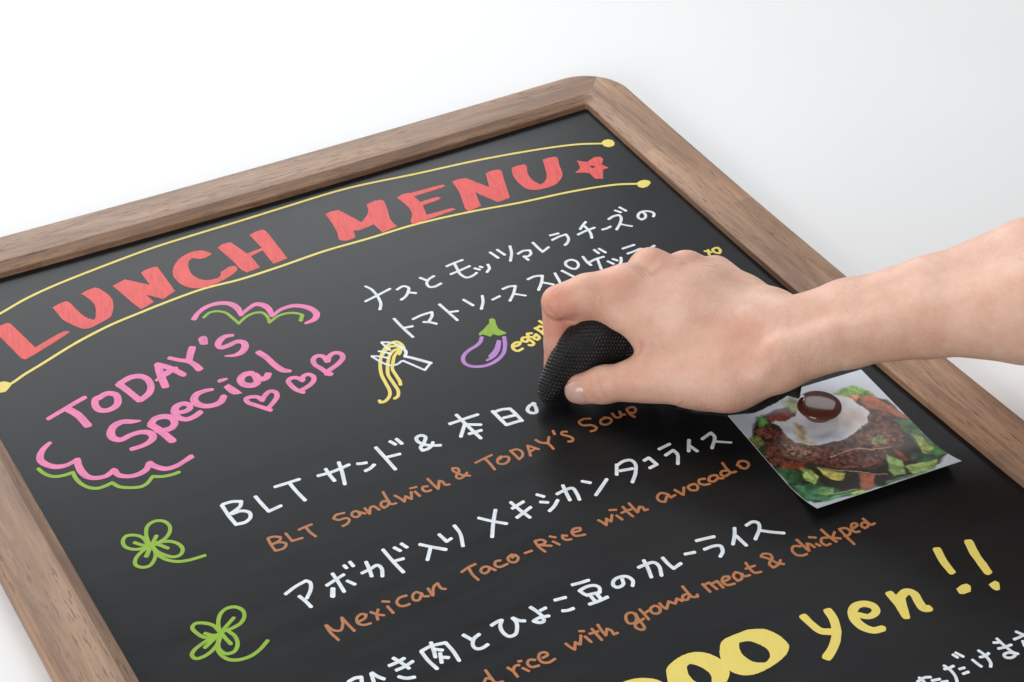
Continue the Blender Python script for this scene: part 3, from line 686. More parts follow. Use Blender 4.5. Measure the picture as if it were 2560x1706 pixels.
g lettering|orange brown lettering reading Mexican Taco-Rice with avocado|brown|1.5
s 91.9,-350.9 91.8,-356.2 93.0,-362.7
s 92.2,-351.0 93.7,-355.7 96.6,-357.4 99.3,-354.2 100.8,-349.9
s 100.8,-349.9 101.4,-355.3 102.2,-360.9
s 106.8,-356.4 110.4,-355.7 111.9,-353.8 110.0,-352.3 107.0,-353.8 105.9,-357.1 107.9,-359.6 111.3,-360.1
s 114.6,-353.3 116.7,-356.4 119.2,-358.4
s 118.6,-353.5 116.4,-356.3 115.3,-359.6
s 123.4,-353.8 123.8,-359.2
s 122.8,-349.6 125.5,-351.4
s 134.8,-351.7 131.3,-351.4 128.6,-353.5 128.8,-356.4 130.9,-357.6 133.4,-357.6
s 141.7,-354.0 140.0,-351.8 137.4,-353.2 136.6,-356.3 138.5,-357.4 141.0,-355.2
s 141.9,-353.6 141.8,-356.0 144.1,-357.3
s 146.2,-352.4 146.0,-358.0
s 146.2,-357.7 149.4,-352.6 152.0,-351.5 152.0,-355.7 153.6,-356.9
s 166.0,-350.3 170.4,-349.0 174.7,-348.6
s 170.5,-349.5 169.9,-354.1 170.6,-359.1
s 179.4,-353.6 177.2,-352.4 174.6,-354.2 175.4,-356.6 178.0,-356.1 179.6,-353.7
s 179.7,-354.2 181.3,-357.3
s 186.8,-352.3 184.5,-351.8 182.8,-354.2 184.2,-356.3 188.6,-356.2
s 192.8,-353.5 195.2,-352.3 195.6,-354.7 193.1,-357.0 190.5,-355.6 191.0,-352.5 194.0,-351.4
s 200.0,-353.7 204.0,-353.8
s 208.7,-348.8 208.4,-352.9 209.4,-357.7
s 208.9,-348.4 212.3,-349.2 213.4,-351.4 211.6,-352.5 209.2,-352.0
s 209.2,-352.0 214.3,-355.5
s 216.6,-353.1 218.3,-356.7
s 217.1,-349.1 219.2,-351.2
s 225.0,-353.0 223.1,-351.6 222.2,-353.7 223.4,-355.6 225.5,-356.2
s 229.5,-352.5 233.0,-352.7 233.6,-351.1 230.8,-350.2 228.4,-351.9 228.5,-355.0 233.3,-356.6
s 244.8,-350.6 245.9,-353.4 246.4,-355.9
s 246.4,-355.9 249.1,-351.6
s 248.9,-352.0 249.9,-354.7
s 249.9,-354.7 253.0,-350.7
s 254.8,-352.2 255.7,-356.2
s 253.8,-347.0 256.9,-348.4
s 261.1,-348.1 261.1,-352.5 261.7,-356.9
s 258.1,-351.8 261.7,-351.6 263.9,-351.9
s 265.3,-347.3 265.3,-351.8 265.4,-355.4
s 265.4,-355.4 268.6,-352.3 269.8,-353.4 269.4,-355.9 271.2,-356.0
s 286.4,-350.9 284.0,-348.7 280.6,-350.4 280.1,-353.7 282.1,-355.5 285.5,-352.2
s 286.6,-351.5 286.5,-354.1 289.6,-353.6
s 291.6,-350.1 293.3,-355.6
s 293.3,-355.6 296.8,-350.8
s 301.5,-350.9 298.9,-351.5 298.7,-354.1 301.5,-355.7 303.5,-353.6 303.2,-351.3 301.2,-350.9
s 310.2,-350.4 307.2,-349.6 305.6,-352.0 307.0,-354.1 310.2,-355.0
s 316.9,-350.8 313.9,-350.1 311.1,-352.3 312.5,-354.4 316.0,-353.6
s 316.9,-351.3 316.9,-353.6 318.8,-354.7
s 324.1,-350.7 321.5,-349.7 319.3,-351.7 320.6,-353.9 323.7,-353.2
s 325.3,-344.3 324.6,-350.0 325.0,-353.1 327.6,-353.5
s 332.1,-351.3 331.1,-349.7 334.0,-347.7 336.8,-349.2 336.8,-352.1 333.5,-354.0 331.4,-351.9
g lettering|white Japanese lettering above the words rice with ground meat|white|1.96
s 85.4,-389.1 89.0,-388.5 91.8,-389.4
s 91.8,-389.4 90.2,-392.9 85.9,-398.2 85.0,-403.1 87.6,-405.6 92.2,-402.8 94.9,-396.6 96.9,-389.5
s 97.3,-389.4 98.7,-393.0 100.5,-395.6
s 110.3,-385.8 112.1,-390.1 113.7,-395.2
s 106.4,-389.2 110.3,-389.1 114.6,-388.4
s 108.0,-393.4 112.6,-393.2 117.2,-392.1
s 107.1,-397.6 109.7,-400.2 113.3,-401.4
s 123.7,-388.4 123.8,-394.9 125.0,-401.8
s 123.9,-388.2 129.3,-387.5 136.4,-388.9
s 136.4,-388.9 136.9,-395.5 136.5,-402.3
s 130.4,-385.5 129.0,-391.1 127.8,-394.9
s 129.9,-390.2 132.8,-392.5
s 130.9,-393.8 128.7,-399.4
s 130.3,-396.3 133.0,-398.1
s 146.2,-388.6 148.2,-393.2
s 153.0,-391.8 149.3,-393.2 146.8,-397.0 147.4,-399.6 149.8,-400.4 153.3,-399.7
s 161.0,-389.5 164.8,-388.7 167.1,-388.8
s 167.1,-388.8 164.4,-392.0 163.5,-396.2 164.7,-399.9 167.9,-400.2 170.7,-397.1 172.4,-393.3 172.2,-390.1
s 172.4,-390.2 174.1,-393.1 176.4,-394.6
s 183.4,-388.0 184.8,-392.4 185.2,-396.5 184.1,-399.4 181.6,-398.8 180.0,-396.8 183.1,-396.2 188.2,-397.3
s 186.6,-392.2 189.6,-391.9
s 196.2,-389.5 201.7,-390.4
s 195.7,-397.6 198.2,-398.6 201.1,-398.7
s 209.0,-384.5 213.3,-385.2 217.7,-385.6
s 210.0,-389.6 210.7,-392.4 211.7,-394.5
s 210.7,-389.5 215.0,-389.1 218.4,-390.2 219.6,-392.5 218.0,-395.6
s 211.9,-394.2 215.0,-394.8 218.0,-395.6
s 212.8,-396.0 212.9,-399.2
s 216.2,-396.2 216.2,-399.0
s 209.4,-400.1 215.0,-400.4 219.6,-400.1
s 232.5,-393.1 231.0,-396.4 227.5,-396.8 226.4,-394.6 228.6,-391.7 232.5,-391.2 235.7,-392.8 236.5,-396.5 234.4,-399.5
s 244.0,-389.9 248.3,-389.8 252.6,-390.6 253.4,-393.9 250.8,-400.3
s 249.0,-386.9 247.8,-392.5 245.8,-398.8
s 258.2,-389.9 258.2,-394.9 258.8,-399.0
s 258.8,-399.0 263.9,-397.7
s 269.4,-393.1 274.4,-394.3
s 279.8,-387.7 284.4,-388.5 289.3,-389.5
s 279.8,-394.9 285.4,-395.2 288.2,-396.6 287.0,-400.6 283.8,-403.1
s 302.0,-389.2 299.0,-393.6 294.4,-398.8
s 299.4,-394.7 299.8,-402.7
s 308.3,-390.5 312.8,-389.9 314.6,-391.8 313.1,-395.3 306.4,-401.2
s 312.6,-397.3,1.9 316.5,-400.7,1.9 321.7,-404.5,1.9
g lettering|orange brown lettering reading rice with ground meat & chickpea|brown|1.5
s 144.3,-413.6 144.2,-418.7 144.6,-422.8 147.8,-423.8
s 144.4,-420.3 142.2,-418.3 139.8,-420.3
s 154.1,-417.2 155.2,-420.4 155.3,-424.5
s 155.2,-420.4 157.7,-418.0 159.7,-418.4
s 160.1,-420.9 161.7,-424.0
s 160.4,-416.2 161.8,-416.6
s 167.8,-419.2 165.5,-417.9 163.5,-419.4 164.0,-422.3 167.6,-423.2
s 171.6,-419.8 174.7,-419.3 174.6,-417.5 172.3,-416.6 169.9,-418.9 170.1,-422.3 172.6,-423.7 176.3,-423.2
s 185.8,-417.1 186.5,-420.1 187.5,-422.6
s 187.5,-422.6 190.3,-418.4
s 190.1,-418.7 191.5,-421.0
s 191.5,-421.0 194.9,-416.0
s 196.2,-417.5 196.9,-422.1
s 195.7,-413.2 197.6,-414.3
s 201.7,-414.7 201.8,-419.1 202.0,-423.4
s 199.0,-417.1 203.5,-417.7
s 205.6,-413.8 205.2,-417.8 205.3,-421.8
s 205.3,-421.8 208.0,-418.3 209.2,-420.1 209.0,-423.1 211.1,-423.1
s 225.0,-416.1 223.8,-414.6 221.4,-414.7 219.5,-417.1 219.2,-420.4 221.7,-421.3 224.0,-419.4 225.0,-416.1
s 225.4,-416.3 224.7,-420.0 224.6,-423.5 224.0,-426.7 222.4,-427.1 220.6,-424.5 221.5,-422.4 224.5,-421.7 227.1,-421.1
s 228.7,-414.8 228.9,-418.2 228.9,-422.7
s 229.2,-418.4 232.0,-417.6
s 236.3,-416.2 233.8,-416.8 232.7,-419.1 234.0,-421.2 236.2,-421.1 237.7,-418.9 237.0,-416.6
s 239.4,-416.0 239.4,-418.8 240.3,-420.9
s 240.3,-420.9 244.1,-417.0
s 244.1,-417.4 245.9,-420.0
s 245.9,-420.0 248.5,-417.4
s 248.5,-417.4 249.9,-420.2
s 255.4,-417.4 252.6,-417.1 250.5,-419.1 252.4,-420.6 255.0,-418.8
s 255.6,-411.7 255.4,-416.4 255.8,-420.3 258.2,-421.2 258.7,-419.9
s 265.0,-415.1 265.3,-421.4
s 265.2,-416.0 268.4,-415.8 269.3,-421.6
s 268.7,-417.2 272.5,-416.8 272.5,-422.1
s 275.2,-418.7 278.8,-418.3 279.2,-416.8 277.0,-416.0 274.5,-418.4 275.3,-421.6 279.0,-422.5
s 286.0,-418.5 284.1,-416.0 281.5,-417.7 281.4,-421.6 283.9,-421.5 286.0,-418.5
s 286.0,-418.9 286.2,-420.7 289.0,-421.2
s 292.3,-412.9 291.6,-417.5 292.1,-421.1 295.2,-422.0
s 289.8,-416.5 295.0,-416.9
s 308.3,-423.0 305.9,-420.8 303.8,-415.9 301.5,-413.0 303.5,-411.9 306.4,-414.0 305.6,-416.9 302.1,-419.2 302.2,-422.5 305.7,-422.0 308.5,-419.8
s 323.1,-416.5 320.2,-414.8 317.7,-416.9 317.8,-420.7 320.2,-422.5 322.7,-422.6
s 324.4,-411.6 324.6,-416.5 324.9,-421.3
s 324.9,-421.3 327.1,-416.5 328.2,-417.6 328.9,-420.5
s 331.1,-418.8 332.0,-421.0
s 330.9,-413.1 333.6,-415.0
s 338.8,-417.9 336.3,-416.9 334.1,-419.1 334.9,-422.2 337.4,-422.3
s 339.7,-411.5 339.9,-417.2 341.0,-422.6
s 344.5,-416.3 341.0,-419.1
s 341.0,-419.1 344.2,-421.7
s 347.9,-415.6 347.6,-422.3 347.7,-428.4
s 348.1,-415.7 351.2,-416.7 351.9,-419.6 349.4,-421.6 347.1,-421.2
s 354.7,-418.5 357.7,-417.9 357.9,-416.3 355.9,-415.8 353.9,-418.0 353.5,-421.3 355.8,-422.1
s 363.1,-418.9 361.5,-417.6 359.1,-419.2 359.8,-421.5 362.2,-420.9 363.5,-418.3
s 363.2,-415.3 363.6,-419.1 364.0,-421.0 366.3,-421.0
g price_lettering|large yellow price lettering ending yen !!|yellow|4.6
r 251.2,-452.0 256.2,-451.1 261.8,-451.3 265.7,-451.4 270.3,-453.1 274.0,-455.4 276.5,-459.5 277.8,-463.9 277.8,-468.8 276.2,-471.4 272.1,-474.2 265.4,-476.2 258.2,-477.2 251.9,-476.8 247.9,-475.1 244.9,-472.0 243.8,-469.1 243.6,-465.7 244.4,-461.0 247.7,-455.5 / 258.1,-456.7 261.2,-457.3 263.6,-458.9 265.7,-462.1 267.2,-466.3 266.4,-469.9 264.3,-472.2 261.3,-473.3 258.8,-471.9 256.3,-469.4 255.2,-465.9 255.0,-463.0 256.3,-459.2
r 218.4,-454.4 221.6,-452.3 227.8,-450.7 233.4,-450.7 238.2,-452.6 241.8,-456.2 244.1,-461.2 244.2,-466.6 243.4,-469.8 241.0,-472.6 237.5,-475.1 232.0,-476.9 224.6,-476.6 217.9,-474.0 213.4,-469.3 213.5,-463.9 215.5,-459.5 / 227.8,-457.4 229.8,-456.7 231.9,-458.6 233.8,-462.2 234.6,-466.2 233.6,-469.6 231.6,-471.8 228.7,-472.4 226.7,-469.6 225.5,-465.6 225.8,-461.4
s 188.1,-457.9 192.9,-454.1 198.6,-453.7 204.9,-455.8 209.5,-459.7 211.0,-465.2 207.4,-471.4
s 295.1,-457.3,4.2 295.4,-463.4,4 296.6,-469.2,4.2 300.5,-472.1,4.4
s 307.8,-459.9 306.9,-465.1 304.0,-471.4 299.9,-476.8 293.8,-481.8 288.6,-484.7
s 319.3,-469.8,4 322.6,-472.7,3.6 326.5,-472.4,4 328.5,-470.8,4.2 328.8,-467.8,4.4 325.8,-464.5,4.4 321.6,-463.9,4.6 317.7,-466.4,4.8 315.5,-471.5,5 316.0,-477.2,4.8 319.0,-481.3,4.4 323.4,-482.3,4.2
s 341.3,-465.0,4.4 340.5,-472.7,4.4 338.3,-481.4,4
s 343.8,-469.7 349.3,-468.0 351.5,-470.7 350.1,-476.4 349.4,-481.2 351.5,-482.4
s 345.8,-468.4,3.4 341.6,-474.9,4 338.3,-481.8,3.8
s 381.7,-451.6,4.4 379.0,-459.6,4.4 377.6,-468.0,4
s 399.3,-454.9 396.2,-463.2 394.4,-471.5 393.2,-476.7
p 371.9,-478.4 375.9,-477.4 378.7,-478.0 379.4,-480.2 376.9,-483.2 372.7,-482.9 371.1,-481.7
p 387.8,-483.6 392.4,-483.1 393.1,-485.3 390.3,-489.1 388.5,-488.9 387.5,-486.7
s 393.9,-485.1,0.8 394.0,-485.2,0.8
s 354.4,-475.8 354.5,-475.9
g lettering|small white Japanese lettering at the lower right of the board|white|1.63
s 333.5,-515.8 334.1,-517.9 334.3,-521.0 333.7,-524.0 332.4,-526.6
s 332.3,-517.6 334.1,-518.2 337.3,-518.1
s 338.5,-521.1 341.0,-521.5
s 338.0,-524.3 340.9,-524.5
s 341.8,-512.3 342.5,-514.8
s 343.7,-511.9 345.2,-515.6
s 347.7,-519.4 348.0,-522.2 348.5,-524.8
s 354.1,-516.1 354.7,-519.1 354.6,-522.5 353.7,-525.4 352.2,-527.0
s 351.9,-519.8 354.2,-520.4 357.2,-519.8
s 366.9,-514.3 366.9,-517.2 367.0,-520.7 367.8,-525.3 369.0,-526.8
s 363.8,-515.6 365.9,-516.6
s 363.2,-519.7 366.6,-520.5 370.2,-520.7
s 367.6,-525.6 365.5,-524.0 362.9,-524.1 362.4,-525.7 364.3,-527.2 366.9,-527.1 368.4,-525.7
s 378.0,-515.2 379.7,-518.9 380.4,-523.5
s 373.8,-518.7 377.5,-518.8 382.3,-518.4
s 376.7,-521.5 375.3,-524.5
s 318.5,-516.2 318.7,-518.9 318.1,-522.3
s 316.2,-517.9 320.6,-517.4 323.3,-518.5
s 322.5,-520.6 326.2,-521.6
s 325.8,-523.6 328.5,-524.4
'''
PRINT = [([(2.6, 69.6), (13.7, 82.2), (30.9, 83.4), (63.7, 81.1), (85.8, 66.5), (87.8, 46.4), (87.8, 11.4), (71.1, 1.0), (23.3, 1.4), (2.1, 6.0), (1.5, 23.0), (0.4, 44.9)], (46.0, 44.0, 30.0), 0.6, 3.0, 2.0), ([(61.9, 81.9), (69.5, 84.2), (76.9, 83.7), (80.9, 77.9), (82.2, 71.6), (70.3, 73.5), (64.3, 78.5)], (118.0, 160.0, 72.0), 0.5, 3.0, 2.0), ([(13.2, 81.3), (18.7, 80.5), (16.2, 74.4), (10.3, 73.8)], (96.0, 150.0, 70.0), 0.5, 3.0, 2.0), ([(-1.0, 69.0), (7.2, 68.6), (7.1, 61.0), (-1.1, 58.3)], (130.0, 138.0, 78.0), 0.5, 4.0, 2.0), ([(-1.2, 59.4), (7.4, 56.6), (3.2, 44.7), (-1.4, 46.7)], (58.0, 88.0, 52.0), 0.5, 4.0, 2.0), ([(33.6, 87.8), (41.7, 88.7), (38.8, 75.3), (31.8, 77.4)], (132.0, 138.0, 88.0), 0.4, 5.0, 3.0), ([(18.1, 80.8), (29.2, 83.0), (32.5, 74.8), (26.0, 72.7), (18.3, 77.3)], (135.0, 62.0, 54.0), 0.4, 4.0, 1.5), ([(5.2, 72.8), (18.2, 74.6), (19.3, 64.2), (23.9, 53.4), (38.3, 46.9), (54.2, 48.4), (71.8, 61.5), (83.0, 55.3), (81.5, 42.6), (73.0, 28.9), (59.9, 27.3), (49.2, 18.0), (32.9, 26.8), (18.0, 37.9), (2.2, 43.0), (-2.5, 47.3), (7.1, 61.0)], (92.0, 54.0, 44.0), 0.9, 1.9, 2.0), ([(15.2, 57.4), (25.7, 50.4), (27.3, 41.1), (17.3, 41.5), (11.3, 48.4)], (132.0, 92.0, 78.0), 0.9, 1.5, 5.0), ([(60.0, 48.0), (70.5, 43.2), (71.8, 33.9), (60.4, 34.8), (56.2, 41.0)], (132.0, 90.0, 76.0), 0.9, 1.5, 5.0), ([(64.9, 78.2), (74.7, 76.7), (71.0, 70.9), (65.6, 73.3)], (206.0, 132.0, 88.0), 0.3, 4.0, 1.5), ([(72.7, 73.6), (81.6, 73.0), (84.1, 61.6), (87.7, 52.0), (87.5, 46.0), (82.5, 52.2), (77.1, 60.2), (71.7, 63.8)], (168.0, 96.0, 66.0), 0.3, 6.0, 2.0), ([(81.3, 51.6), (88.1, 45.7), (89.1, 12.1), (78.4, 9.8), (78.8, 19.8), (79.9, 34.6)], (64.0, 106.0, 64.0), 0.5, 5.0, 2.0), ([(82.4, 36.2), (85.1, 31.1), (85.1, 20.2), (76.0, 13.8), (79.2, 24.7)], (158.0, 172.0, 92.0), 0.4, 4.0, 1.5), ([(71.8, 24.9), (76.4, 18.5), (80.9, 14.3), (81.9, 10.6), (72.3, 10.8), (68.3, 17.7)], (44.0, 84.0, 60.0), 0.4, 4.0, 2.0), ([(65.6, 29.1), (72.1, 15.7), (63.3, 18.0)], (150.0, 70.0, 58.0), 0.3, 5.0, 1.2), ([(59.3, 27.5), (63.8, 17.6), (57.1, 5.1), (51.6, 6.7), (53.2, 14.2)], (132.0, 160.0, 96.0), 0.4, 4.0, 1.2), ([(62.0, 13.0), (80.5, 9.1), (71.4, 0.8), (59.9, 1.8)], (142.0, 166.0, 92.0), 0.4, 4.0, 1.5), ([(60.1, 42.4), (66.5, 40.7), (64.9, 34.8), (58.0, 38.0)], (140.0, 146.0, 88.0), 0.5, 3.0, 2.0), ([(-0.3, 43.1), (9.1, 38.8), (16.8, 23.2), (-1.6, 10.2), (-0.1, 21.4)], (44.0, 78.0, 48.0), 0.6, 5.0, 2.0), ([(5.5, 43.6), (16.8, 39.5), (15.2, 34.5), (4.5, 39.7)], (146.0, 66.0, 46.0), 0.4, 4.0, 2.0), ([(13.7, 36.2), (16.9, 33.2), (18.3, 26.0), (12.1, 21.5), (9.7, 26.9)], (154.0, 182.0, 92.0), 0.4, 3.0, 1.2), ([(20.5, 33.1), (32.0, 22.5), (26.7, 17.1), (22.0, 21.1)], (192.0, 182.0, 94.0), 0.35, 3.0, 1.2), ([(37.6, 4.4), (72.9, 1.5), (24.1, 2.6), (6.6, 4.2), (6.2, 7.9)], (92.0, 156.0, 100.0), 0.4, 5.0, 2.0), ([(2.6, 25.9), (19.1, 15.6), (20.2, 7.4), (9.0, 5.7), (-0.1, 9.2)], (62.0, 112.0, 76.0), 0.5, 4.0, 2.0), ([(37.9, 19.2), (45.1, 13.5), (34.3, 0.6), (28.6, 4.4)], (160.0, 94.0, 68.0), 0.3, 5.0, 1.2), ([(8.6, 13.7), (18.5, 14.6), (15.6, 9.1), (10.6, 10.2)], (120.0, 158.0, 84.0), 0.4, 3.0, 1.5), ([(18.9, 75.9), (22.1, 76.2), (25.7, 72.3), (33.1, 74.5), (44.2, 85.3), (54.7, 85.1), (65.4, 80.3), (69.5, 72.2), (71.8, 61.5), (65.6, 54.3), (53.9, 48.0), (44.0, 46.5), (35.2, 47.8), (32.1, 47.6), (26.2, 51.3), (21.5, 55.6), (19.4, 62.0), (20.1, 70.4)], (226.0, 226.0, 232.0), 0.08, 9.0, 1.0), ([(21.3, 69.9), (26.2, 63.3), (29.9, 57.2), (42.6, 53.7), (51.8, 52.8), (45.6, 49.0), (31.9, 50.9), (23.7, 56.8), (20.5, 63.7)], (190.0, 200.0, 218.0), 0.15, 6.0, 5.0), ([(29.3, 68.4), (31.8, 65.1), (28.8, 55.5), (30.2, 50.6), (24.4, 53.2), (24.7, 59.6)], (172.0, 152.0, 100.0), 0.5, 3.0, 4.0), ([(59.3, 68.3), (67.6, 64.5), (64.9, 56.8), (55.2, 52.3), (50.5, 56.7)], (214.0, 196.0, 192.0), 0.1, 6.0, 6.0), ([(31.7, 37.0), (40.7, 38.8), (48.8, 37.6), (58.0, 33.5), (65.9, 30.6), (65.5, 30.0), (57.6, 32.8), (48.4, 37.0), (40.5, 38.1), (31.7, 36.4)], (196.0, 170.0, 150.0), 0.1, 3.0, 0.6), ([(21.4, 32.7), (37.3, 22.1), (50.0, 10.0), (49.5, 9.4), (36.8, 21.4), (21.1, 32.3)], (190.0, 160.0, 140.0), 0.1, 3.0, 0.6), ([(14.2, 9.2), (29.5, 6.3), (29.1, 5.6), (14.2, 8.1)], (178.0, 176.0, 140.0), 0.1, 3.0, 0.6), ([(16.8, 23.2), (26.4, 16.7), (36.5, 18.7), (29.1, 5.7), (21.3, 11.3), (16.5, 17.1)], (30.0, 34.0, 24.0), 0.6, 3.0, 2.0), ([(44.8, 13.7), (49.7, 8.1), (41.7, 0.9), (37.7, 2.5)], (34.0, 30.0, 24.0), 0.6, 2.0, 2.0), ([(71.3, 28.6), (74.5, 23.4), (67.6, 16.8), (67.7, 23.3)], (36.0, 40.0, 28.0), 0.6, 3.0, 2.0), ([(21.0, 3.3), (27.9, 4.9), (30.7, 1.7), (23.5, -1.4)], (150.0, 176.0, 98.0), 0.4, 3.0, 1.0), ([(13.3, 33.8), (15.0, 32.0), (14.7, 25.5), (11.9, 24.6)], (176.0, 190.0, 120.0), 0.3, 2.0, 1.0), ([(57.8, 79.1), (63.8, 77.6), (65.1, 70.2), (60.0, 64.6), (55.2, 70.1)], (232.0, 230.0, 232.0), 0.05, 5.0, 3.0), ([(6.9, 73.1), (14.3, 73.1), (14.5, 68.5), (7.8, 67.2)], (104.0, 62.0, 50.0), 0.9, 1.5, 2.0), ([(59.9, 42.0), (64.7, 41.4), (65.4, 37.9), (60.3, 36.9)], (120.0, 150.0, 84.0), 0.5, 2.0, 1.0)]
MAGXY = (393.2, -336.5)
PAD = [(268.7, -254.5, 5.0, 2.5, 2.5), (270.5, -256.2, 7.5, 6, 6), (278.1, -254.1, 13.0, 9.2, 9.2), (287.0, -253.9, 21.0, 12, 12), (300.3, -254.4, 31.0, 14.5, 14.5), (316.3, -256.0, 28.0, 15, 15), (326.1, -264.4, 26.0, 13.5, 13.5), (336.8, -272.7, 24.0, 7, 7)]
TAIL = [(329.1, -296.9, 12.0, 5, 11), (341.3, -309.6, 12.0, 5, 11), (356.0, -318.3, 13.0, 4.6, 10.5), (372.1, -319.6, 14.0, 4, 9), (382.9, -320.4, 14.0, 3.4, 7.5), (385.8, -324.6, 13.0, 2.6, 7), (387.5, -326.0, 12.5, 1.6, 6)]
CHAINS = [('forearm_far', 5, 8, [(382.1, -315.3, 53.0, 13.2), (411.5, -328.7, 58.0, 17), (448.9, -350.1, 70.0, 20), (496.6, -370.7, 84.0, 25.5), (552.1, -401.6, 104.0, 33), (605.5, -427.8, 122.0, 36)]), ('forearm_near', 5, 18, [(370.5, -337.9, 50.0, 14.2), (400.1, -347.5, 56.0, 14), (435.6, -366.8, 68.0, 18.5), (472.8, -398.3, 82.0, 27.5), (526.0, -429.2, 102.0, 32), (575.0, -456.8, 122.0, 36)]), ('palm_mid', 10, 16, [(340.8, -270.4, 49.0, 12), (363.0, -299.5, 47.0, 12), (379.7, -319.1, 50.0, 8)]), ('palm_idx', 10, 16, [(319.2, -255.5, 60.0, 11.0), (339.8, -284.0, 53.0, 12), (359.5, -316.3, 49.0, 11), (374.6, -332.3, 50.0, 8)]), ('palm_m', 8, 9, [(339.6, -246.8, 60.0, 11.2), (357.6, -269.8, 54.0, 10.5), (380.0, -298.9, 50.0, 8), (381.8, -316.2, 50.0, 7)]), ('palm_r', 8, 8, [(363.1, -247.9, 51.0, 11.0), (370.2, -264.4, 48.0, 10.5), (383.5, -294.6, 46.0, 9), (381.8, -316.2, 50.0, 7)]), ('palm_p', 8, 8, [(381.4, -249.7, 43.0, 11.2), (384.3, -275.6, 44.0, 10), (387.8, -300.2, 48.0, 9), (381.8, -316.2, 50.0, 8)]), ('thenar', 8, 12, [(310.5, -293.8, 27.0, 11.0), (326.7, -309.8, 31.0, 13), (338.6, -322.2, 35.0, 14.5), (361.9, -334.1, 48.0, 11)]), ('web', 8, 12, [(317.3, -282.8, 44.0, 8), (334.0, -293.6, 45.0, 11), (340.8, -308.3, 42.0, 14)]), ('heel', 8, 10, [(339.3, -310.4, 24.0, 13), (348.6, -322.3, 33.0, 13), (359.3, -335.1, 42.0, 11)]), ('knuckle_row', 6, 8, [(320.9, -253.0, 57.0, 9.2), (341.4, -244.5, 55.0, 9.2), (363.2, -248.0, 48.0, 9), (379.7, -251.3, 40.0, 8.5)]), ('tendon', 3, 6.5, [(347.4, -337.2, 45.0, 5), (361.1, -339.2, 57.5, 5.6), (385.9, -347.9, 63.5, 6.2), (416.3, -361.2, 69.0, 7)]), ('index_base', 5, 8, [(304.4, -249.6, 52.0, 10.2), (311.4, -257.0, 50.0, 10), (318.4, -274.7, 46.0, 10)]), ('index', 2.5, 6, [(318.0, -253.4, 60.0, 10.8), (299.8, -246.1, 57.0, 10.4), (285.8, -240.0, 52.0, 9.6)]), ('index_pad', 3, 3, [(291.0, -239.0, 47.0, 8.0), (295.2, -242.3, 45.0, 8.6), (302.1, -245.7, 46.0, 8.8), (307.1, -250.6, 50.0, 9)]), ('index2', 2.0, 1.2, [(288.7, -234.3, 47.0, 8.9), (286.0, -240.9, 26.0, 8.0), (284.0, -242.7, 11.0, 7.2)]), ('middle', 3, 3, [(338.3, -247.7, 58.0, 9), (320.6, -245.5, 42.0, 9), (304.1, -254.6, 24.0, 8.3), (307.9, -260.0, 12.0, 7.5)]), ('ring', 3, 3, [(358.5, -248.6, 50.0, 9), (336.5, -252.7, 34.0, 9), (319.4, -267.7, 20.0, 8), (321.5, -275.4, 12.0, 7.2)]), ('little', 3, 3, [(380.4, -250.3, 40.0, 8.5), (360.0, -256.4, 28.0, 8.2), (338.2, -275.1, 18.0, 7.4), (338.3, -283.3, 11.0, 6.8)]), ('thumb', 3, 8, [(314.1, -294.5, 27.0, 11.6), (303.5, -286.0, 23.0, 10.4), (293.3, -276.5, 18.0, 10.0), (284.3, -268.9, 13.5, 8.7)])]
FLUSH = [(283.2, -244.2, 56.0, 9, 0.7), (282.8, -248.4, 40.0, 12, 0.8), (284.1, -242.7, 11.0, 10, 0.8), (282.9, -267.8, 13.5, 9, 0.6), (311.0, -253.7, 66.0, 10, 0.35), (341.3, -245.6, 66.0, 9, 0.35), (358.5, -249.4, 60.0, 9, 0.3), (297.3, -250.6, 50.0, 8, 0.5), (342.1, -321.3, 20.0, 14, 0.5), (303.6, -292.1, 25.0, 10, 0.3), (344.3, -324.2, 64.0, 12, 0.25)]
NAIL = ((284.3, -268.9, 13.5), (293.3, -276.5, 18.0), 8.7, (-0.681, -0.944, 0.409))
CREASES = [([(285.24, -274.97, 25.26), (283.53, -278.86, 22.33), (283.58, -281.52, 17.53), (286.3, -283.5, 13.77)], 0.75, 0.38), ([(288.2, -278.77, 27.2), (286.79, -282.04, 24.58), (287.33, -285.29, 20.38), (290.06, -287.17, 16.56)], 0.75, 0.38), ([(286.21, -277.82, 25.95), (285.37, -281.55, 23.15), (286.27, -284.47, 16.57)], 0.6, 0.15), ([(277.25, -244.14, 53.27), (279.86, -247.19, 49.85), (285.73, -246.09, 43.58), (289.65, -249.74, 43.82)], 1.2, 0.8), ([(309.41, -286.12, 45.96), (308.35, -286.42, 41.32), (307.55, -286.43, 39.92)], 1.0, 0.5), ([(315.8, -311.94, 19.65), (315.41, -316.11, 22.94), (315.48, -318.92, 26.98)], 0.8, 0.45), ([(296.58, -257.08, 49.85), (302.36, -253.51, 39.97)], 1, 0.2), ([(281.53, -240.81, 60.53), (284.61, -240.77, 61.84)], 1.0, 0.2), ([(349.93, -257.87, 67.93), (355.65, -258.76, 65.82), (363.21, -260.74, 63.34), (369.64, -263.62, 61.81)], 1.6, -0.45), ([(328.97, -260.72, 68.67), (336.63, -256.95, 67.92), (339.53, -256.66, 68.44)], 1.8, -0.4), ([(347.12, -332.96, 55.67), (344.67, -335.39, 53.14), (343.45, -338.59, 50.6)], 1.0, 0.1), ([(360.02, -331.71, 64.5), (365.15, -328.18, 65.71), (369.24, -324.34, 66.48)], 1.0, 0.1), ([(421.09, -380.54, 67.88), (421.09, -380.54, 67.88)], 0.5, 0.1)]

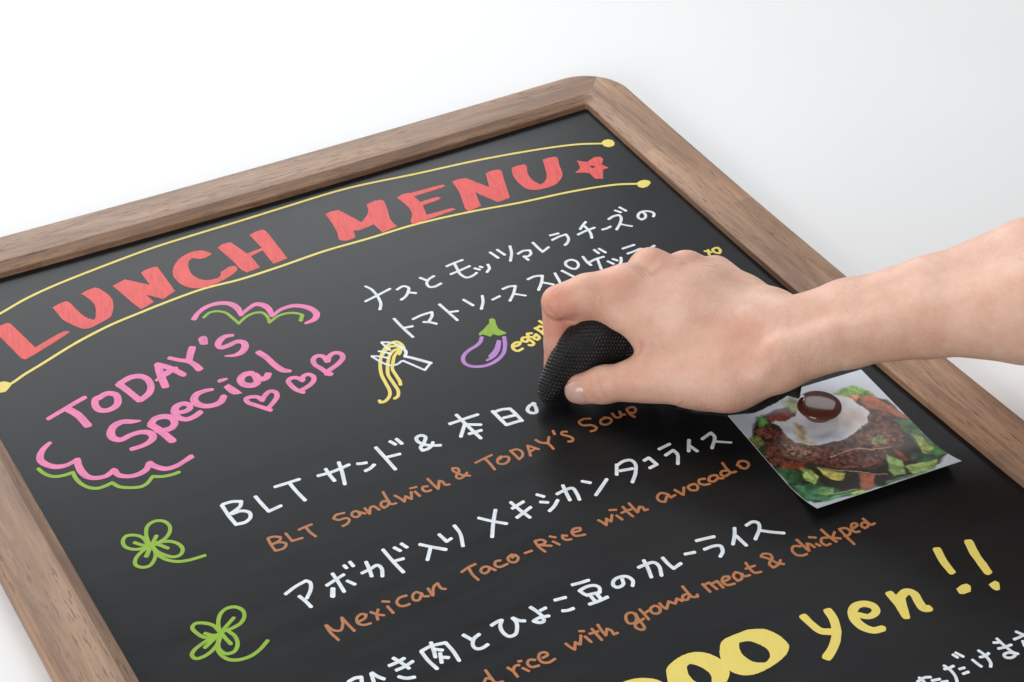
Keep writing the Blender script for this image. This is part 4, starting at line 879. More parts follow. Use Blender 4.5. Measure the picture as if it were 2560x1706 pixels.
# ------------------------------------------------------------------ white table
ZF = -0.0094
g = 4.0
floor = mesh_obj('floor', [(-g, -g, ZF), (g + 1, -g, ZF), (g + 1, g, ZF), (-g, g, ZF)], [(0, 1, 2, 3)], mat_floor())
floor['kind'] = 'structure'
floor['label'] = 'smooth white tabletop under the menu board'

# ------------------------------------------------------------------ menu board: panel and frame
menu = empty('menu_board', (0.225, -0.36, ZF), 'black menu board in a rounded brown wooden frame, covered in coloured marker lettering', 'menu board')
BW, BH = 0.450, 0.720


def attach(o, p=None):
    o.parent = p or menu
    o.matrix_parent_inverse = Matrix.Translation((p or menu).location).inverted()
    return o


pw = 0.003
pv = [(-pw, -BH - pw, 0), (BW + pw, -BH - pw, 0), (BW + pw, pw, 0), (-pw, pw, 0)]
pv += [(x, y, -0.004) for x, y, z in pv]
attach(mesh_obj('writing_surface', pv, [(0, 1, 2, 3), (7, 6, 5, 4), (0, 4, 5, 1), (1, 5, 6, 2), (2, 6, 7, 3), (3, 7, 4, 0)], BOARD))

# frame profile: (offset outward from the writing surface, height)
WC, WT, HB, HL = 6.4, 26.0, 7.3, 4.1
RO, RI = 33.0, 2.0
prof = [(0, -8.8), (0, 3.5), (0.35, HL), (WC - 0.5, HB - 0.28), (WC - 0.1, HB - 0.04), (WC + 0.5, HB), (WC + WT - 2.4, HB), (WC + WT - 1.5, HB - 0.12),
        (WC + WT - 0.7, HB - 0.5), (WC + WT - 0.15, HB - 1.3), (WC + WT, HB - 2.4), (WC + WT, -8.4), (WC + WT - 0.6, -9.3), (0.6, -9.3)]
OUT = WC + WT


def corner_arc(cx, cy, a0, o, nseg=20):
    """points of the rounded corner for offset o; (cx,cy) = inner corner, a0 = start angle"""
    r = RI + (RO - RI) * (o / OUT)
    pts = []
    dx, dy = (1 if cx > 0 else -1), (1 if cy >= 0 else -1)
    X, Y = cx + dx * o, cy + dy * o          # sharp corner of this offset
    ccx, ccy = X - dx * r, Y - dy * r
    for i in range(nseg + 1):
        a = a0 - math.pi / 2 * i / nseg      # clockwise
        pts.append((ccx + r * math.cos(a), ccy + r * math.sin(a)))
    return pts


def bow(x, y):
    """the wooden rails are not dead straight: the middle of each bends a little inward"""
    sm = lambda t: t * t * (3 - 2 * t)
    wy = sm(min(1, max(0, (y + 260) / 200)))
    wx = sm(min(1, max(0, (x - 100) / 280)))
    by = -1.8 + 2.6 * min(2.2, ((x - 235) / 200) ** 2)
    bx = -2.0 + 4.0 * min(1.1, ((y + 240) / 230) ** 2)
    return x + bx * wx, y + by * wy


def rail(corner_a, corner_b, length_dir, name='rail', wood=None):
    """one rail between two half corners; built in its own frame with x along the grain"""
    (ax, ay, aa), (bx, by, ba) = corner_a, corner_b
    n = 20
    rows = []
    for o, z in prof:
        pa = corner_arc(ax, ay, aa, o, n)[n // 2:]
        pb = corner_arc(bx, by, ba, o, n)[:n // 2 + 1]
        mid = [(pa[-1][0] + (pb[0][0] - pa[-1][0]) * t, pa[-1][1] + (pb[0][1] - pa[-1][1]) * t) for t in np.linspace(0, 1, 25)[1:-1]]
        rows.append([(x, y, z) for x, y in pa + mid + pb])
    L = len(rows[0])
    ang = math.atan2(length_dir[1], length_dir[0])
    cx = (ax + bx) / 2
    cy = (ay + by) / 2
    ca, sa = math.cos(-ang), math.sin(-ang)
    V, F = [], []
    for r in rows:
        for x, y, z in r:
            x, y = bow(x, y)
            x -= cx
            y -= cy
            V.append(((x * ca - y * sa) * MM, (x * sa + y * ca) * MM, z * MM))
    R = len(rows)
    for i in range(R):
        j = (i + 1) % R
        for q in range(L - 1):
            F.append((i * L + q, j * L + q, j * L + q + 1, i * L + q + 1))
    F.append([i * L for i in range(R)][::-1])
    F.append([i * L + L - 1 for i in range(R)])
    o = mesh_obj(name, V, F, wood or WOOD, smooth=True)
    o.data.set_sharp_from_angle(angle=math.radians(25))
    o.location = (cx * MM, cy * MM, 0)
    o.rotation_euler = (0, 0, ang)
    bm = bmesh.new()
    bm.from_mesh(o.data)
    bmesh.ops.recalc_face_normals(bm, faces=bm.faces)
    bm.to_mesh(o.data)
    bm.free()
    bpy.context.view_layer.update()
    return attach(o)


W_, H_ = BW * 1000, BH * 1000
TL = (0.0, 0.0, math.pi)
TR = (W_, 0.0, math.pi / 2)
BR = (W_, -H_, 0.0)
BL = (0.0, -H_, -math.pi / 2)
rail(TL, TR, (1, 0), 'top_rail')
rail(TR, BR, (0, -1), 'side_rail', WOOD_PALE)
rail(BR, BL, (-1, 0), 'bottom_rail')
rail(BL, TL, (0, 1), 'side_rail')


# ------------------------------------------------------------------ marker lettering on the board
def catmull(P, closed=False):
    """P: array n x 3 (x, y, width) -> dense polyline"""
    n = len(P)
    if n == 2:
        return np.array([P[0] + (P[1] - P[0]) * t for t in np.linspace(0, 1, 6)])
    Q = np.vstack([2 * P[0] - P[1], P, 2 * P[-1] - P[-2]])
    if closed:
        Q[0] = P[-2]
        Q[-1] = P[1]
    out = []
    for i in range(1, n):
        p0, p1, p2, p3 = Q[i - 1], Q[i], Q[i + 1], Q[i + 2]
        d = np.linalg.norm((p2 - p1)[:2])
        m = max(3, int(d / 0.8))
        # centripetal parameterisation
        t0 = 0.0
        t1 = t0 + max(np.linalg.norm((p1 - p0)[:2]), 1e-3) ** 0.5
        t2 = t1 + max(d, 1e-3) ** 0.5
        t3 = t2 + max(np.linalg.norm((p3 - p2)[:2]), 1e-3) ** 0.5
        for s in range(m):
            t = t1 + (t2 - t1) * s / m
            A1 = (t1 - t) / (t1 - t0) * p0 + (t - t0) / (t1 - t0) * p1
            A2 = (t2 - t) / (t2 - t1) * p1 + (t - t1) / (t2 - t1) * p2
            A3 = (t3 - t) / (t3 - t2) * p2 + (t - t2) / (t3 - t2) * p3
            B1 = (t2 - t) / (t2 - t0) * A1 + (t - t0) / (t2 - t0) * A2
            B2 = (t3 - t) / (t3 - t1) * A2 + (t - t1) / (t3 - t1) * A3
            out.append((t2 - t) / (t2 - t1) * B1 + (t - t1) / (t2 - t1) * B2)
    out.append(P[-1])
    return np.array(out)


rng = np.random.default_rng(4)


class InkMesh:
    def __init__(self):
        self.v, self.f = [], []
        self.uv, self.pool = [], []
        self.z = 0.05

    def ribbon(self, P):
        P = np.array(P, float)
        # drop repeated points
        keep = [0] + [i for i in range(1, len(P)) if np.linalg.norm((P[i] - P[i - 1])[:2]) > 0.05]
        P = P[keep]
        if len(P) < 2:
            return
        d = np.gradient(P[:, :2], axis=0)
        d /= np.linalg.norm(d, axis=1)[:, None] + 1e-9
        nrm = np.stack([-d[:, 1], d[:, 0]], 1)
        w = P[:, 2] / 2
        jit = np.convolve(rng.normal(0, 0.05, len(P) + 4), np.ones(5) / 5, 'valid')
        w = w * (1 + jit)
        z0 = self.z
        self.z += 0.003
        zz = z0 + np.linspace(0, 0.002, len(P))
        base = len(self.v)
        n = len(P)
        sl = np.concatenate([[0], np.cumsum(np.linalg.norm(np.diff(P[:, :2], axis=0), axis=1))])
        off = rng.uniform(0, 500)
        for i in range(n):
            pl = max(math.exp(-(sl[i] / 1.3) ** 2) * 0.6, math.exp(-((sl[-1] - sl[i]) / 1.6) ** 2))
            self.pool += [pl] * 4
            self.uv += [(w[i] + off, sl[i] + off)] * 2 + [(-w[i] + off, sl[i] + off)] * 2
            a = P[i, :2] + nrm[i] * w[i]
            b = P[i, :2] - nrm[i] * w[i]
            self.v += [(*a, 0.01), (*a, zz[i]), (*b, zz[i]), (*b, 0.01)]
        for i in range(n - 1):
            p, q = base + 4 * i, base + 4 * i + 4
            self.f += [(p, q, q + 1, p + 1), (p + 1, q + 1, q + 2, p + 2), (p + 2, q + 2, q + 3, p + 3)]
        # rounded, slightly squashed caps
        for end, sgn in ((0, -1), (n - 1, 1)):
            c = P[end, :2]
            t = d[end] * sgn
            s = nrm[end]
            m = 7
            pts = []
            for j in range(m + 1):
                a = math.pi * j / m
                k = 0.8 + 0.1 * math.sin(3 * a + end)
                pts.append(c + s * w[end] * math.cos(a) + t * w[end] * math.sin(a) * k)
            b0 = len(self.v)
            z = zz[end]
            for j, q in enumerate(pts):
                self.v += [(*q, z), (*q, 0.01)]
                uu = w[end] * math.cos(math.pi * j / m) + off
                self.uv += [(uu, sl[end] + off + sgn * w[end] * math.sin(math.pi * j / m))] * 2
                self.pool += [0.6 if end == 0 else 1.0] * 2
            loop = [b0 + 2 * j for j in range(m + 1)]
            if sgn > 0:
                self.f.append(loop[::-1])
            else:
                self.f.append(loop)
            for j in range(m):
                p = b0 + 2 * j
                self.f.append((p, p + 1, p + 3, p + 2) if sgn > 0 else (p + 2, p + 3, p + 1, p))

    def stroke(self, P):
        P = np.array(P, float)
        n = len(P)
        closed = n > 4 and np.linalg.norm((P[0] - P[-1])[:2]) < 0.8
        cuts = [0]
        for i in range(1, n - 1):
            a = P[i, :2] - P[i - 1, :2]
            b = P[i + 1, :2] - P[i, :2]
            c = a @ b / (np.linalg.norm(a) * np.linalg.norm(b) + 1e-9)
            if c < 0.10:
                cuts.append(i)
        cuts.append(n - 1)
        for a, b in zip(cuts[:-1], cuts[1:]):
            seg = P[a:b + 1]
            if len(seg) >= 2:
                self.ribbon(catmull(seg, closed and len(cuts) == 2))

    def poly(self, pts, hole=None):
        def rough(pp):
            pp = np.array(pp)
            # round the gentle bends, keep the sharp corners
            n = len(pp)
            sharp = []
            for i in range(n):
                u, w = pp[i] - pp[i - 1], pp[(i + 1) % n] - pp[i]
                sharp.append(u @ w / (np.linalg.norm(u) * np.linalg.norm(w) + 1e-9) < 0.72)
            q = []
            for i in range(n):
                p0, p1, p2, p3 = pp[i - 1], pp[i], pp[(i + 1) % n], pp[(i + 2) % n]
                m1 = (p2 - p1) if sharp[i] else (p2 - p0) * 0.5
                m2 = (p2 - p1) if sharp[(i + 1) % n] else (p3 - p1) * 0.5
                L = np.linalg.norm(p2 - p1)
                k1 = min(1.0, L / (np.linalg.norm(m1) + 1e-9))
                k2 = min(1.0, L / (np.linalg.norm(m2) + 1e-9))
                for t in np.arange(0, 1, 1 / max(1, round(L / 0.8))):
                    h = (2 * t ** 3 - 3 * t * t + 1) * p1 + (t ** 3 - 2 * t * t + t) * m1 * k1 + (3 * t * t - 2 * t ** 3) * p2 + (t ** 3 - t * t) * m2 * k2
                    q.append(h)
            pp = np.array(q)
            o = []
            for i in range(len(pp)):
                a, b = pp[i], pp[(i + 1) % len(pp)]
                L = np.linalg.norm(b - a)
                m = max(1, int(L / 1.6))
                nn = np.array([-(b - a)[1], (b - a)[0]]) / (L + 1e-9)
                for s in range(m):
                    o.append(a + (b - a) * s / m + nn * rng.normal(0, 0.06))
            return o
        o = rough(pts)
        h = rough(hole) if hole is not None else []
        z = self.z
        self.z += 0.003
        loops = [[Vector((x, y, 0)) for x, y in o]]
        if h:
            loops.append([Vector((x, y, 0)) for x, y in h])
        tris = tessellate_polygon(loops)
        b = len(self.v)
        ca, sa = math.cos(0.28), math.sin(0.28)
        for x, y in list(o) + list(h):
            self.v.append((x, y, z))
            self.uv.append((x * ca - y * sa, (x * sa + y * ca) * 0.6))
            self.pool.append(0.0)
        allp = list(o) + list(h)
        for t in tris:
            p0, p1, p2 = (np.array(allp[k]) for k in t)
            cr = (p1 - p0)[0] * (p2 - p0)[1] - (p1 - p0)[1] * (p2 - p0)[0]
            self.f.append(tuple(b + k for k in (t if cr > 0 else t[::-1])))
        # thin edge of the ink layer
        for lo, off in ((o, 0), (h, len(o))):
            n = len(lo)
            if not n:
                continue
            e = len(self.v)
            for x, y in lo:
                self.v.append((x, y, 0.01))
                self.uv.append((x, y))
                self.pool.append(0.0)
            for i in range(n):
                j = (i + 1) % n
                self.f.append((b + off + i, e + i, e + j, b + off + j))


def read_ink():
    cur = None
    for ln in INKDATA.strip().split('\n'):
        k, rest = ln[0], ln[2:]
        if k == 'g':
            if cur:
                yield cur
            n, l, ink, w = rest.split('|')
            cur = (n, l, ink, InkMesh())
            dw = float(w)
        elif k == 's':
            P = []
            for t in rest.split():
                a = [float(q) for q in t.split(',')]
                P.append((a[0], a[1], a[2] if len(a) > 2 else dw))
            cur[3].stroke(P)
        elif k == 'p':
            cur[3].poly([tuple(float(q) for q in t.split(',')) for t in rest.split()])
        elif k == 'r':
            a, b = rest.split(' / ')
            f = lambda s: [tuple(float(q) for q in t.split(',')) for t in s.split()]
            cur[3].poly(f(a), f(b))
    yield cur


for nm, lab, ink, im in read_ink():
    o = mesh_obj(nm, [(x * MM, y * MM, z * MM) for x, y, z in im.v], im.f, INK[ink])
    a1 = o.data.attributes.new('stroke', 'FLOAT_VECTOR', 'POINT')
    a1.data.foreach_set('vector', np.array([(u, v, 0.0) for u, v in im.uv], np.float32).ravel())
    a2 = o.data.attributes.new('pool', 'FLOAT', 'POINT')
    a2.data.foreach_set('value', np.array(im.pool, np.float32))
    o['label'] = lab
    attach(o)


# ------------------------------------------------------------------ food photo print
def vnoise(x, y, seed=0):
    """smooth value noise on arrays"""
    r = np.random.default_rng(seed).random((256, 256))
    xi, yi = np.floor(x).astype(int), np.floor(y).astype(int)
    fx, fy = x - xi, y - yi
    fx, fy = fx * fx * (3 - 2 * fx), fy * fy * (3 - 2 * fy)
    g = lambda a, b: r[a % 256, b % 256]
    return (g(xi, yi) * (1 - fx) + g(xi + 1, yi) * fx) * (1 - fy) + (g(xi, yi + 1) * (1 - fx) + g(xi + 1, yi + 1) * fx) * fy


def fbm(x, y, seed=0, n=4):
    s, a = 0, 0.5
    for i in range(n):
        s = s + a * (vnoise(x * 2 ** i, y * 2 ** i, seed + i) - 0.5)
        a *= 0.55
    return s


def poly_dist(px, py, poly):
    """signed distance to polygon (negative inside)"""
    poly = np.array(poly)
    d = np.full(px.shape, 1e9)
    inside = np.zeros(px.shape, bool)
    n = len(poly)
    for i in range(n):
        ax, ay = poly[i]
        bx, by = poly[(i + 1) % n]
        ex, ey = bx - ax, by - ay
        t = np.clip(((px - ax) * ex + (py - ay) * ey) / (ex * ex + ey * ey + 1e-9), 0, 1)
        d = np.minimum(d, np.hypot(px - ax - t * ex, py - ay - t * ey))
        c = ((ay > py) != (by > py)) & (px < (bx - ax) * (py - ay) / (by - ay + 1e-12) + ax)
        inside ^= c
    return np.where(inside, -d, d)


CARD_W, CARD_H = 88.0, 94.5
CARD_O = np.array([342.6, -403.2])
CU = np.array([87.33, -7.10]) / 87.62
CV = np.array([7.10, 87.33]) / 87.62


def card_z(v, u=0.5):
    """height of the sheet over the board; it is held by the magnet and its lower edge curls up"""
    t = np.clip((0.34 - v) / 0.34, 0, 1)
    return 0.75 + 6.4 * t ** 2 + 0.5 * (u - 0.5) * t


def card_point(u, v):
    x, y = CARD_O + CU * u * CARD_W + CV * v * CARD_H
    return x, y, card_z(v, u)


NU, NV = 330, 355
us, vs = np.meshgrid(np.linspace(0, 1, NU), np.linspace(0, 1, NV))
X = CARD_O[0] + CU[0] * us * CARD_W + CV[0] * vs * CARD_H
Y = CARD_O[1] + CU[1] * us * CARD_W + CV[1] * vs * CARD_H
Z = card_z(vs, us)
px, py = us * CARD_W, vs * CARD_H          # mm on the print
img = np.zeros((NV, NU, 3))
img[:] = (198, 205, 218)
img += (fbm(px / 14, py / 14, 3)[..., None] * 22)
wx = fbm(px / 5, py / 5, 11) * 3.0
wy = fbm(px / 5, py / 5, 17) * 3.0
for (pl, colr, amp, ns, soft) in PRINT:
    d = poly_dist(px + wx, py + wy, pl)
    a = np.clip(0.5 - d / soft, 0, 1)[..., None]
    t = fbm(px / ns, py / ns, int(colr[0]) + len(pl), 5)[..., None] * amp * 2.4
    tone = np.array(colr)[None, None] * (1 + t)
    img = img * (1 - a) + tone * a
img = img * (1 + 0.30 * fbm(px / 1.4, py / 1.4, 71, 4)[..., None] * (img.mean(2, keepdims=True) < 175))
img = np.clip(img, 4, 250) / 255
lin = np.where(img <= 0.04045, img / 12.92, ((img + 0.055) / 1.055) ** 2.4)
card = empty('photo_print', (CARD_O[0] * MM, CARD_O[1] * MM, 0.0007), 'colour photo print of a poached egg and salad, under the brown magnet', 'photo')
V = np.stack([X.ravel(), Y.ravel(), Z.ravel()], 1) * MM
F = [(j * NU + i, j * NU + i + 1, (j + 1) * NU + i + 1, (j + 1) * NU + i) for j in range(NV - 1) for i in range(NU - 1)]
face = mesh_obj('printed_face', V, F, mat_print(), smooth=True)
ca = face.data.color_attributes.new('print', 'FLOAT_COLOR', 'POINT')
ca.data.foreach_set('color', np.concatenate([lin.reshape(-1, 3), np.ones((NU * NV, 1))], 1).astype(np.float32).ravel())
attach(face, card)
# paper body under the print
nb = 40
ue, ve = np.meshgrid(np.linspace(0, 1, 6), np.linspace(0, 1, nb))
Vb, Fb = [], []
for zo in (-0.06, -0.30):
    for j in range(nb):
        for i in range(6):
            x, y, z = card_point(ue[j, i], ve[j, i])
            Vb.append((x * MM, y * MM, (z + zo) * MM))
N1 = nb * 6
for j in range(nb - 1):
    for i in range(5):
        a = j * 6 + i
        Fb.append((a, a + 1, a + 7, a + 6))
        Fb.append((N1 + a + 6, N1 + a + 7, N1 + a + 1, N1 + a))
    for a, b in ((j * 6, (j + 1) * 6), ((j + 1) * 6 + 5, j * 6 + 5)):
        Fb.append((a, b, N1 + b, N1 + a))
for i in range(5):
    Fb.append((i + 1, i, N1 + i, N1 + i + 1))
    a = (nb - 1) * 6 + i
    Fb.append((a, a + 1, N1 + a + 1, N1 + a))
attach(mesh_obj('paper', Vb, Fb, mat_paper(), smooth=False), card)

# ------------------------------------------------------------------ magnet button
MAG = MAGXY
mg = [(0, 0.0), (7.6, 0.0), (7.9, 0.3), (8.1, 1.2), (8.5, 2.4), (9.6, 3.5), (11.2, 4.3), (12.0, 5.0), (12.3, 5.8), (12.1, 6.6), (11.4, 7.15), (10.0, 7.6),
      (8.0, 7.92), (5.5, 8.12), (3.0, 8.22), (1.5, 8.25), (0, 8.26)]
seg = 96
V, F = [], []
for r, z in mg:
    for i in range(seg):
        a = 2 * math.pi * i / seg
        V.append((r * math.cos(a) * MM, r * math.sin(a) * MM, z * MM))
for k in range(len(mg) - 1):
    for i in range(seg):
        j = (i + 1) % seg
        F.append((k * seg + i, k * seg + j, (k + 1) * seg + j, (k + 1) * seg + i))
mag = mesh_obj('magnet', V, F, mat_magnet(), smooth=True)
bm = bmesh.new()
bm.from_mesh(mag.data)
bmesh.ops.remove_doubles(bm, verts=bm.verts, dist=1e-6)
bmesh.ops.recalc_face_normals(bm, faces=bm.faces)
bm.to_mesh(mag.data)
bm.free()
sub = mag.modifiers.new('round', 'SUBSURF')
sub.levels = sub.render_levels = 2
mag.location = (MAG[0] * MM, MAG[1] * MM, 0.0008)
mag['label'] = 'glossy brown round button magnet on the food photo'
mag['category'] = 'magnet'

# ------------------------------------------------------------------ black knitted eraser cloth
FABRIC = mat_cloth()
cloth = empty('cleaning_cloth', (0.30, -0.29, 0.0005), 'black knitted wiping cloth bunched in the hand against the board', 'cloth')


def bez(P, n):
    """smooth curve through stations (x,y,z,ra,rb)"""
    P = np.array(P, float)
    t = np.linspace(0, len(P) - 1, n)
    Q = np.vstack([2 * P[0] - P[1], P, 2 * P[-1] - P[-2]])
    o = []
    for q in t:
        i = min(int(q), len(P) - 2)
        s = q - i
        p0, p1, p2, p3 = Q[i], Q[i + 1], Q[i + 2], Q[i + 3]
        o.append(0.5 * (2 * p1 + (p2 - p0) * s + (2 * p0 - 5 * p1 + 4 * p2 - p3) * s * s + (3 * p1 - p0 - 3 * p2 + p3) * s ** 3))
    return np.array(o)


def knit_tube(name, stations, ns, na, pitch_s, pitch_a, amp, shear, up=(0.25, -0.6, 0.75), fray=0.0, seed=1):
    C = bez(stations, ns)
    d = np.gradient(C[:, :3], axis=0)
    d /= np.linalg.norm(d, axis=1)[:, None]
    U = np.array(up, float)
    B = np.cross(d, U)
    B /= np.linalg.norm(B, axis=1)[:, None]
    A = np.cross(B, d)
    s = np.concatenate([[0], np.cumsum(np.linalg.norm(np.diff(C[:, :3], axis=0), axis=1))])
    th = np.linspace(0, 2 * math.pi, na, endpoint=False)
    rr = np.random.default_rng(seed)
    V = []
    rm = np.mean(C[:, 3])
    for i in range(ns):
        ra, rb = C[i, 3], C[i, 4]
        arc = th * rm
        # straight courses of stitches run through the folded fabric
        p0 = C[i, :3][None] + A[i][None] * (ra * np.cos(th))[:, None] + B[i][None] * (rb * np.sin(th))[:, None] - np.array((300.0, -260.0, 30.0))
        xc = p0 @ np.array((0.869, -0.495, 0.01))
        a = (p0 @ np.array((0.292, 0.528, 0.798)) - shear * np.minimum(0, xc + 12) ** 2 * 0.01 + 60) / pitch_s
        b = (xc + 90) / pitch_a
        row = np.floor(a)
        b = b + 0.5 * (row % 2)
        fa, fb = a - row, b - np.floor(b)
        h = np.sqrt(np.clip(np.sin(math.pi * fa) * np.sin(math.pi * fb), 0, 1))
        h = h * amp + 0.25 * np.sin(th * 3 + s[i] * 0.2) + 0.2 * np.sin(s[i] * 0.5 + th)
        if fray:
            h = h + fray * rr.normal(0, 1, na) * min(1, max(0, (i - ns * 0.85) / (ns * 0.15)))
        p = C[i, :3][None] + A[i][None] * ((ra + h) * np.cos(th))[:, None] + B[i][None] * ((rb + h) * np.sin(th))[:, None]
        V.append(p)
    V = np.vstack(V)
    V[:, 2] = np.maximum(V[:, 2], 0.35 + 0.1 * np.sin(V[:, 0] * 3))
    F = []
    for i in range(ns - 1):
        b0, b1 = i * na, (i + 1) * na
        for j in range(na):
            k = (j + 1) % na
            F.append((b0 + j, b0 + k, b1 + k, b1 + j))
    F.append(tuple(range(na))[::-1])
    F.append(tuple((ns - 1) * na + j for j in range(na)))
    o = mesh_obj(name, V * MM, F, FABRIC, smooth=True)
    return attach(o, cloth)


knit_tube('folded_pad', PAD, 560, 560, 2.0, 1.75, 0.85, 1.0)
knit_tube('trailing_end', TAIL, 220, 160, 1.75, 1.7, 0.5, 0.1, up=(0, 0, 1), fray=0.5)

# ------------------------------------------------------------------ person: hand and forearm as one skin surface
def build_sdf(cell=0.95):
    allp = np.array([p[:3] for ch in CHAINS for p in ch[3]])
    rr = max(p[3] for ch in CHAINS for p in ch[3])
    lo = allp.min(0) - rr - 4
    hi = allp.max(0) + rr + 4
    lo[2] = max(lo[2], -1.0)
    n = np.ceil((hi - lo) / cell).astype(int) + 1
    D = np.full(n, 60.0, np.float32)
    ax = [lo[i] + np.arange(n[i]) * cell for i in range(3)]

    def window(a, b, pad):
        s = []
        for i in range(3):
            i0 = max(0, int((min(a[i], b[i]) - pad - lo[i]) / cell))
            i1 = min(n[i], int((max(a[i], b[i]) + pad - lo[i]) / cell) + 2)
            s.append(slice(i0, i1))
        return tuple(s)

    def cone(a, b, s):
        x = ax[0][s[0]][:, None, None]
        y = ax[1][s[1]][None, :, None]
        z = ax[2][s[2]][None, None, :]
        e = np.array(b[:3]) - np.array(a[:3])
        L2 = max(e @ e, 1e-6)
        t = np.clip(((x - a[0]) * e[0] + (y - a[1]) * e[1] + (z - a[2]) * e[2]) / L2, 0, 1)
        d = np.sqrt((x - a[0] - t * e[0]) ** 2 + (y - a[1] - t * e[1]) ** 2 + (z - a[2] - t * e[2]) ** 2)
        ts = t * t * (3 - 2 * t) * 0.5 + t * 0.5
        return (d - (a[3] + (b[3] - a[3]) * ts)).astype(np.float32)

    def smin(a, b, k):
        h = np.clip(k - np.abs(a - b), 0, None) / k
        return np.minimum(a, b) - h * h * k * 0.25

    for (nm, k_in, k_out, pts) in CHAINS:
        if k_in is None:                     # smooth groove carved into the skin
            for a, b in zip(pts[:-1], pts[1:]):
                s = window(a, b, 8)
                g = -cone(a, b, s)
                c = D[s]
                h = np.clip(k_out - np.abs(c - g), 0, None) / k_out
                D[s] = np.maximum(c, g) + h * h * k_out * 0.25
            continue
        G = np.full(n, 60.0, np.float32)
        for a, b in zip(pts[:-1], pts[1:]):
            s = window(a, b, max(a[3], b[3]) + 16)
            G[s] = smin(G[s], cone(a, b, s), k_in)
        D = smin(D, G, k_out)
    return D, lo, cell


def surface_nets(D, lo, cell):
    ins = D < 0
    c = np.zeros(np.array(D.shape) - 1, np.int8)
    for dx in (0, 1):
        for dy in (0, 1):
            for dz in (0, 1):
                c += ins[dx:D.shape[0] - 1 + dx, dy:D.shape[1] - 1 + dy, dz:D.shape[2] - 1 + dz]
    cells = np.argwhere((c > 0) & (c < 8))
    idx = np.full(c.shape, -1, np.int64)
    idx[tuple(cells.T)] = np.arange(len(cells))
    acc = np.zeros((len(cells), 3))
    cnt = np.zeros(len(cells))
    corners = [(i, j, k) for i in (0, 1) for j in (0, 1) for k in (0, 1)]
    for a in range(8):
        for b in range(a + 1, 8):
            A, B = np.array(corners[a]), np.array(corners[b])
            if abs(A - B).sum() != 1:
                continue
            da = D[tuple((cells + A).T)]
            db = D[tuple((cells + B).T)]
            m = (da < 0) != (db < 0)
            t = np.where(m, da / (da - db + 1e-12), 0)
            p = A + (B - A) * t[:, None]
            acc[m] += p[m]
            cnt += m
    P = cells + acc / np.maximum(cnt, 1)[:, None]
    P = lo + P * cell
    faces = []
    for axis in range(3):
        sl0 = [slice(None)] * 3
        sl1 = [slice(None)] * 3
        sl0[axis] = slice(0, -1)
        sl1[axis] = slice(1, None)
        a, b = ins[tuple(sl0)], ins[tuple(sl1)]
        e = np.argwhere(a != b)
        u, v = (axis + 1) % 3, (axis + 2) % 3
        ok = (e[:, u] > 0) & (e[:, v] > 0) & (e[:, u] < D.shape[u] - 1) & (e[:, v] < D.shape[v] - 1)
        e = e[ok]
        q = []
        for du, dv in ((-1, -1), (0, -1), (0, 0), (-1, 0)):
            c2 = e.copy()
            c2[:, u] += du
            c2[:, v] += dv
            q.append(idx[tuple(c2.T)])
        q = np.stack(q, 1)
        flip = ~a[tuple(e.T)]
        q[flip] = q[flip][:, ::-1]
        faces.append(q)
    F = np.vstack(faces)
    F = F[(F >= 0).all(1)]
    return P, F


person = empty('person', (0.36, -0.29, 0.0), 'bare right forearm and hand reaching in from the right, gripping a black cloth', 'person')
D, lo, cell = build_sdf()
P, F = surface_nets(D, lo, cell)
# a few smoothing passes over the vertex graph
E = np.vstack([F[:, [0, 1]], F[:, [1, 2]], F[:, [2, 3]], F[:, [3, 0]]])
for it in range(6):
    acc = np.zeros_like(P)
    cnt = np.zeros(len(P))
    for a, b in ((0, 1), (1, 0)):
        for ax_ in range(3):
            acc[:, ax_] += np.bincount(E[:, a], P[E[:, b], ax_], len(P))
        cnt += np.bincount(E[:, a], minlength=len(P))
    avg = acc / np.maximum(cnt, 1)[:, None]
    lam = 0.6 if it % 2 == 0 else -0.55
    P = P + (avg - P) * lam

# skin creases: shallow grooves with a slightly redder bottom
def seg_dist(P, a, b):
    e = b - a
    t = np.clip(((P - a) @ e) / (e @ e + 1e-9), 0, 1)
    return np.linalg.norm(P - a - t[:, None] * e, axis=1)


nrm = np.cross(P[F[:, 2]] - P[F[:, 0]], P[F[:, 3]] - P[F[:, 1]])
VN = np.zeros_like(P)
for q in range(4):
    for ax_ in range(3):
        VN[:, ax_] += np.bincount(F[:, q], nrm[:, ax_], len(P))
VN /= np.linalg.norm(VN, axis=1)[:, None] + 1e-9
crease = np.zeros(len(P))
for pts, wid, dep in CREASES:
    pts = [np.array(p) for p in pts]
    dd = np.min([seg_dist(P, a, b) for a, b in zip(pts[:-1], pts[1:])], axis=0)
    w = np.exp(-(dd / wid) ** 2)
    P = P - VN * (w * dep)[:, None]
    crease = np.maximum(crease, w * min(1, abs(dep) * 1.1) * (dep > 0))
me = bpy.data.meshes.new('body')
me.vertices.add(len(P))
me.vertices.foreach_set('co', (P * MM).astype(np.float32).ravel())
me.loops.add(len(F) * 4)
me.loops.foreach_set('vertex_index', F.astype(np.int32).ravel())
me.polygons.add(len(F))
me.polygons.foreach_set('loop_start', np.arange(0, len(F) * 4, 4, dtype=np.int32))
me.polygons.foreach_set('loop_total', np.full(len(F), 4, np.int32))
me.update(calc_edges=True)
me.validate()
me.polygons.foreach_set('use_smooth', [True] * len(me.polygons))
me.materials.append(mat_skin())
fl = np.zeros(len(P))
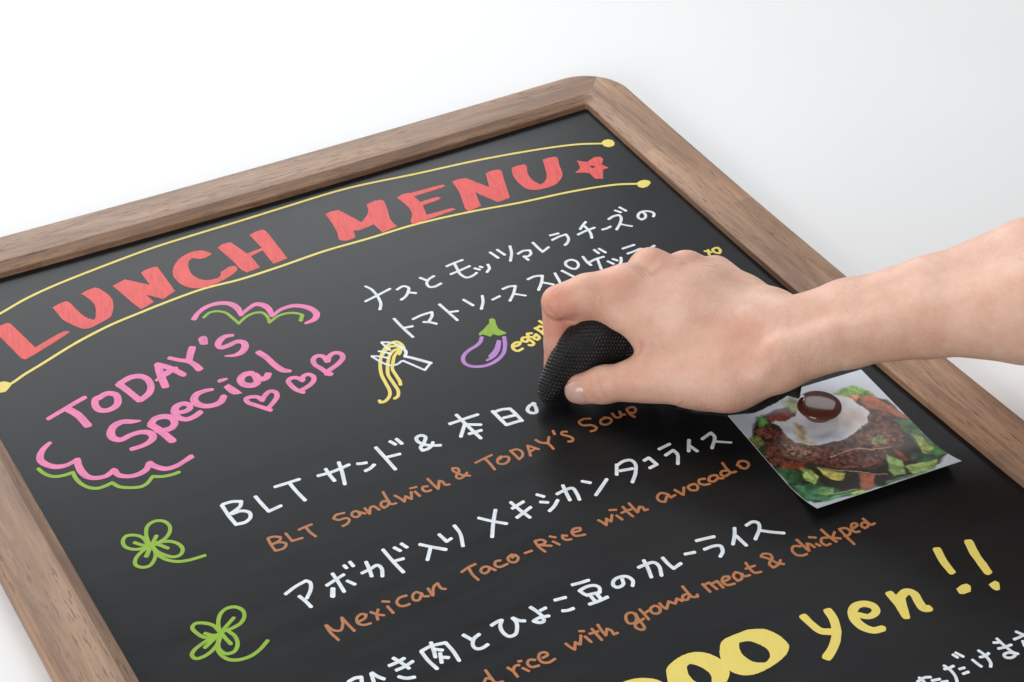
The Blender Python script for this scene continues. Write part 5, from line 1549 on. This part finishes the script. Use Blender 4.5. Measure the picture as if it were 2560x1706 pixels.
for x, y, z, r, s in FLUSH:
    fl = np.maximum(fl, s * np.exp(-((P - np.array([x, y, z])) ** 2).sum(1) / (2 * r * r)))
fl = np.maximum(fl, crease)
at = me.attributes.new('flush', 'FLOAT', 'POINT')
at.data.foreach_set('value', fl.astype(np.float32))
body = bpy.data.objects.new('body', me)
COL.objects.link(body)
attach(body, person)

# thumbnail: a curved plate on the back of the thumb tip
tc, ti, rt = np.array(NAIL[0]), np.array(NAIL[1]), NAIL[2]
a = (tc - ti) / np.linalg.norm(tc - ti)
nv = np.array(NAIL[3])
nv = nv - a * (nv @ a)
nv /= np.linalg.norm(nv)
bv = np.cross(a, nv)
V, F = [], []
ni, nj = 22, 25
for lay in (0.18, -0.35):
    for i in range(ni):
        s0 = i / (ni - 1)
        for j in range(nj):
            q = (j / (nj - 1)) * 2 - 1
            smin_ = -5.0 + 1.6 * q * q            # cuticle end is rounded
            smax_ = rt * 1.0 - 1.6 * q * q
            s = smin_ + (smax_ - smin_) * s0
            phi = q * math.radians(50)
            rad = math.sqrt(max(rt * rt * 1.06 - max(s, 0) ** 2 * 0.80, 1.0)) + lay - 0.5 * (1 - min(1, s0 * 6)) - 0.35 * max(0, abs(q) - 0.8) / 0.2
            p = tc + a * s + (nv * math.cos(phi) + bv * math.sin(phi)) * rad
            V.append(p * MM)
nn = ni * nj
for i in range(ni - 1):
    for j in range(nj - 1):
        p = i * nj + j
        F.append((p, p + 1, p + nj + 1, p + nj))
        F.append((nn + p + nj, nn + p + nj + 1, nn + p + 1, nn + p))
for i in range(ni - 1):
    p, q = i * nj, i * nj + nj - 1
    F += [(p, p + nj, nn + p + nj, nn + p), (q + nj, q, nn + q, nn + q + nj)]
for j in range(nj - 1):
    p, q = j, (ni - 1) * nj + j
    F += [(p + 1, p, nn + p, nn + p + 1), (q, q + 1, nn + q + 1, nn + q)]
nail = mesh_obj('thumbnail', V, F, mat_nail(), smooth=True)
bm = bmesh.new()
bm.from_mesh(nail.data)
bmesh.ops.recalc_face_normals(bm, faces=bm.faces)
bm.to_mesh(nail.data)
bm.free()
attach(nail, person)
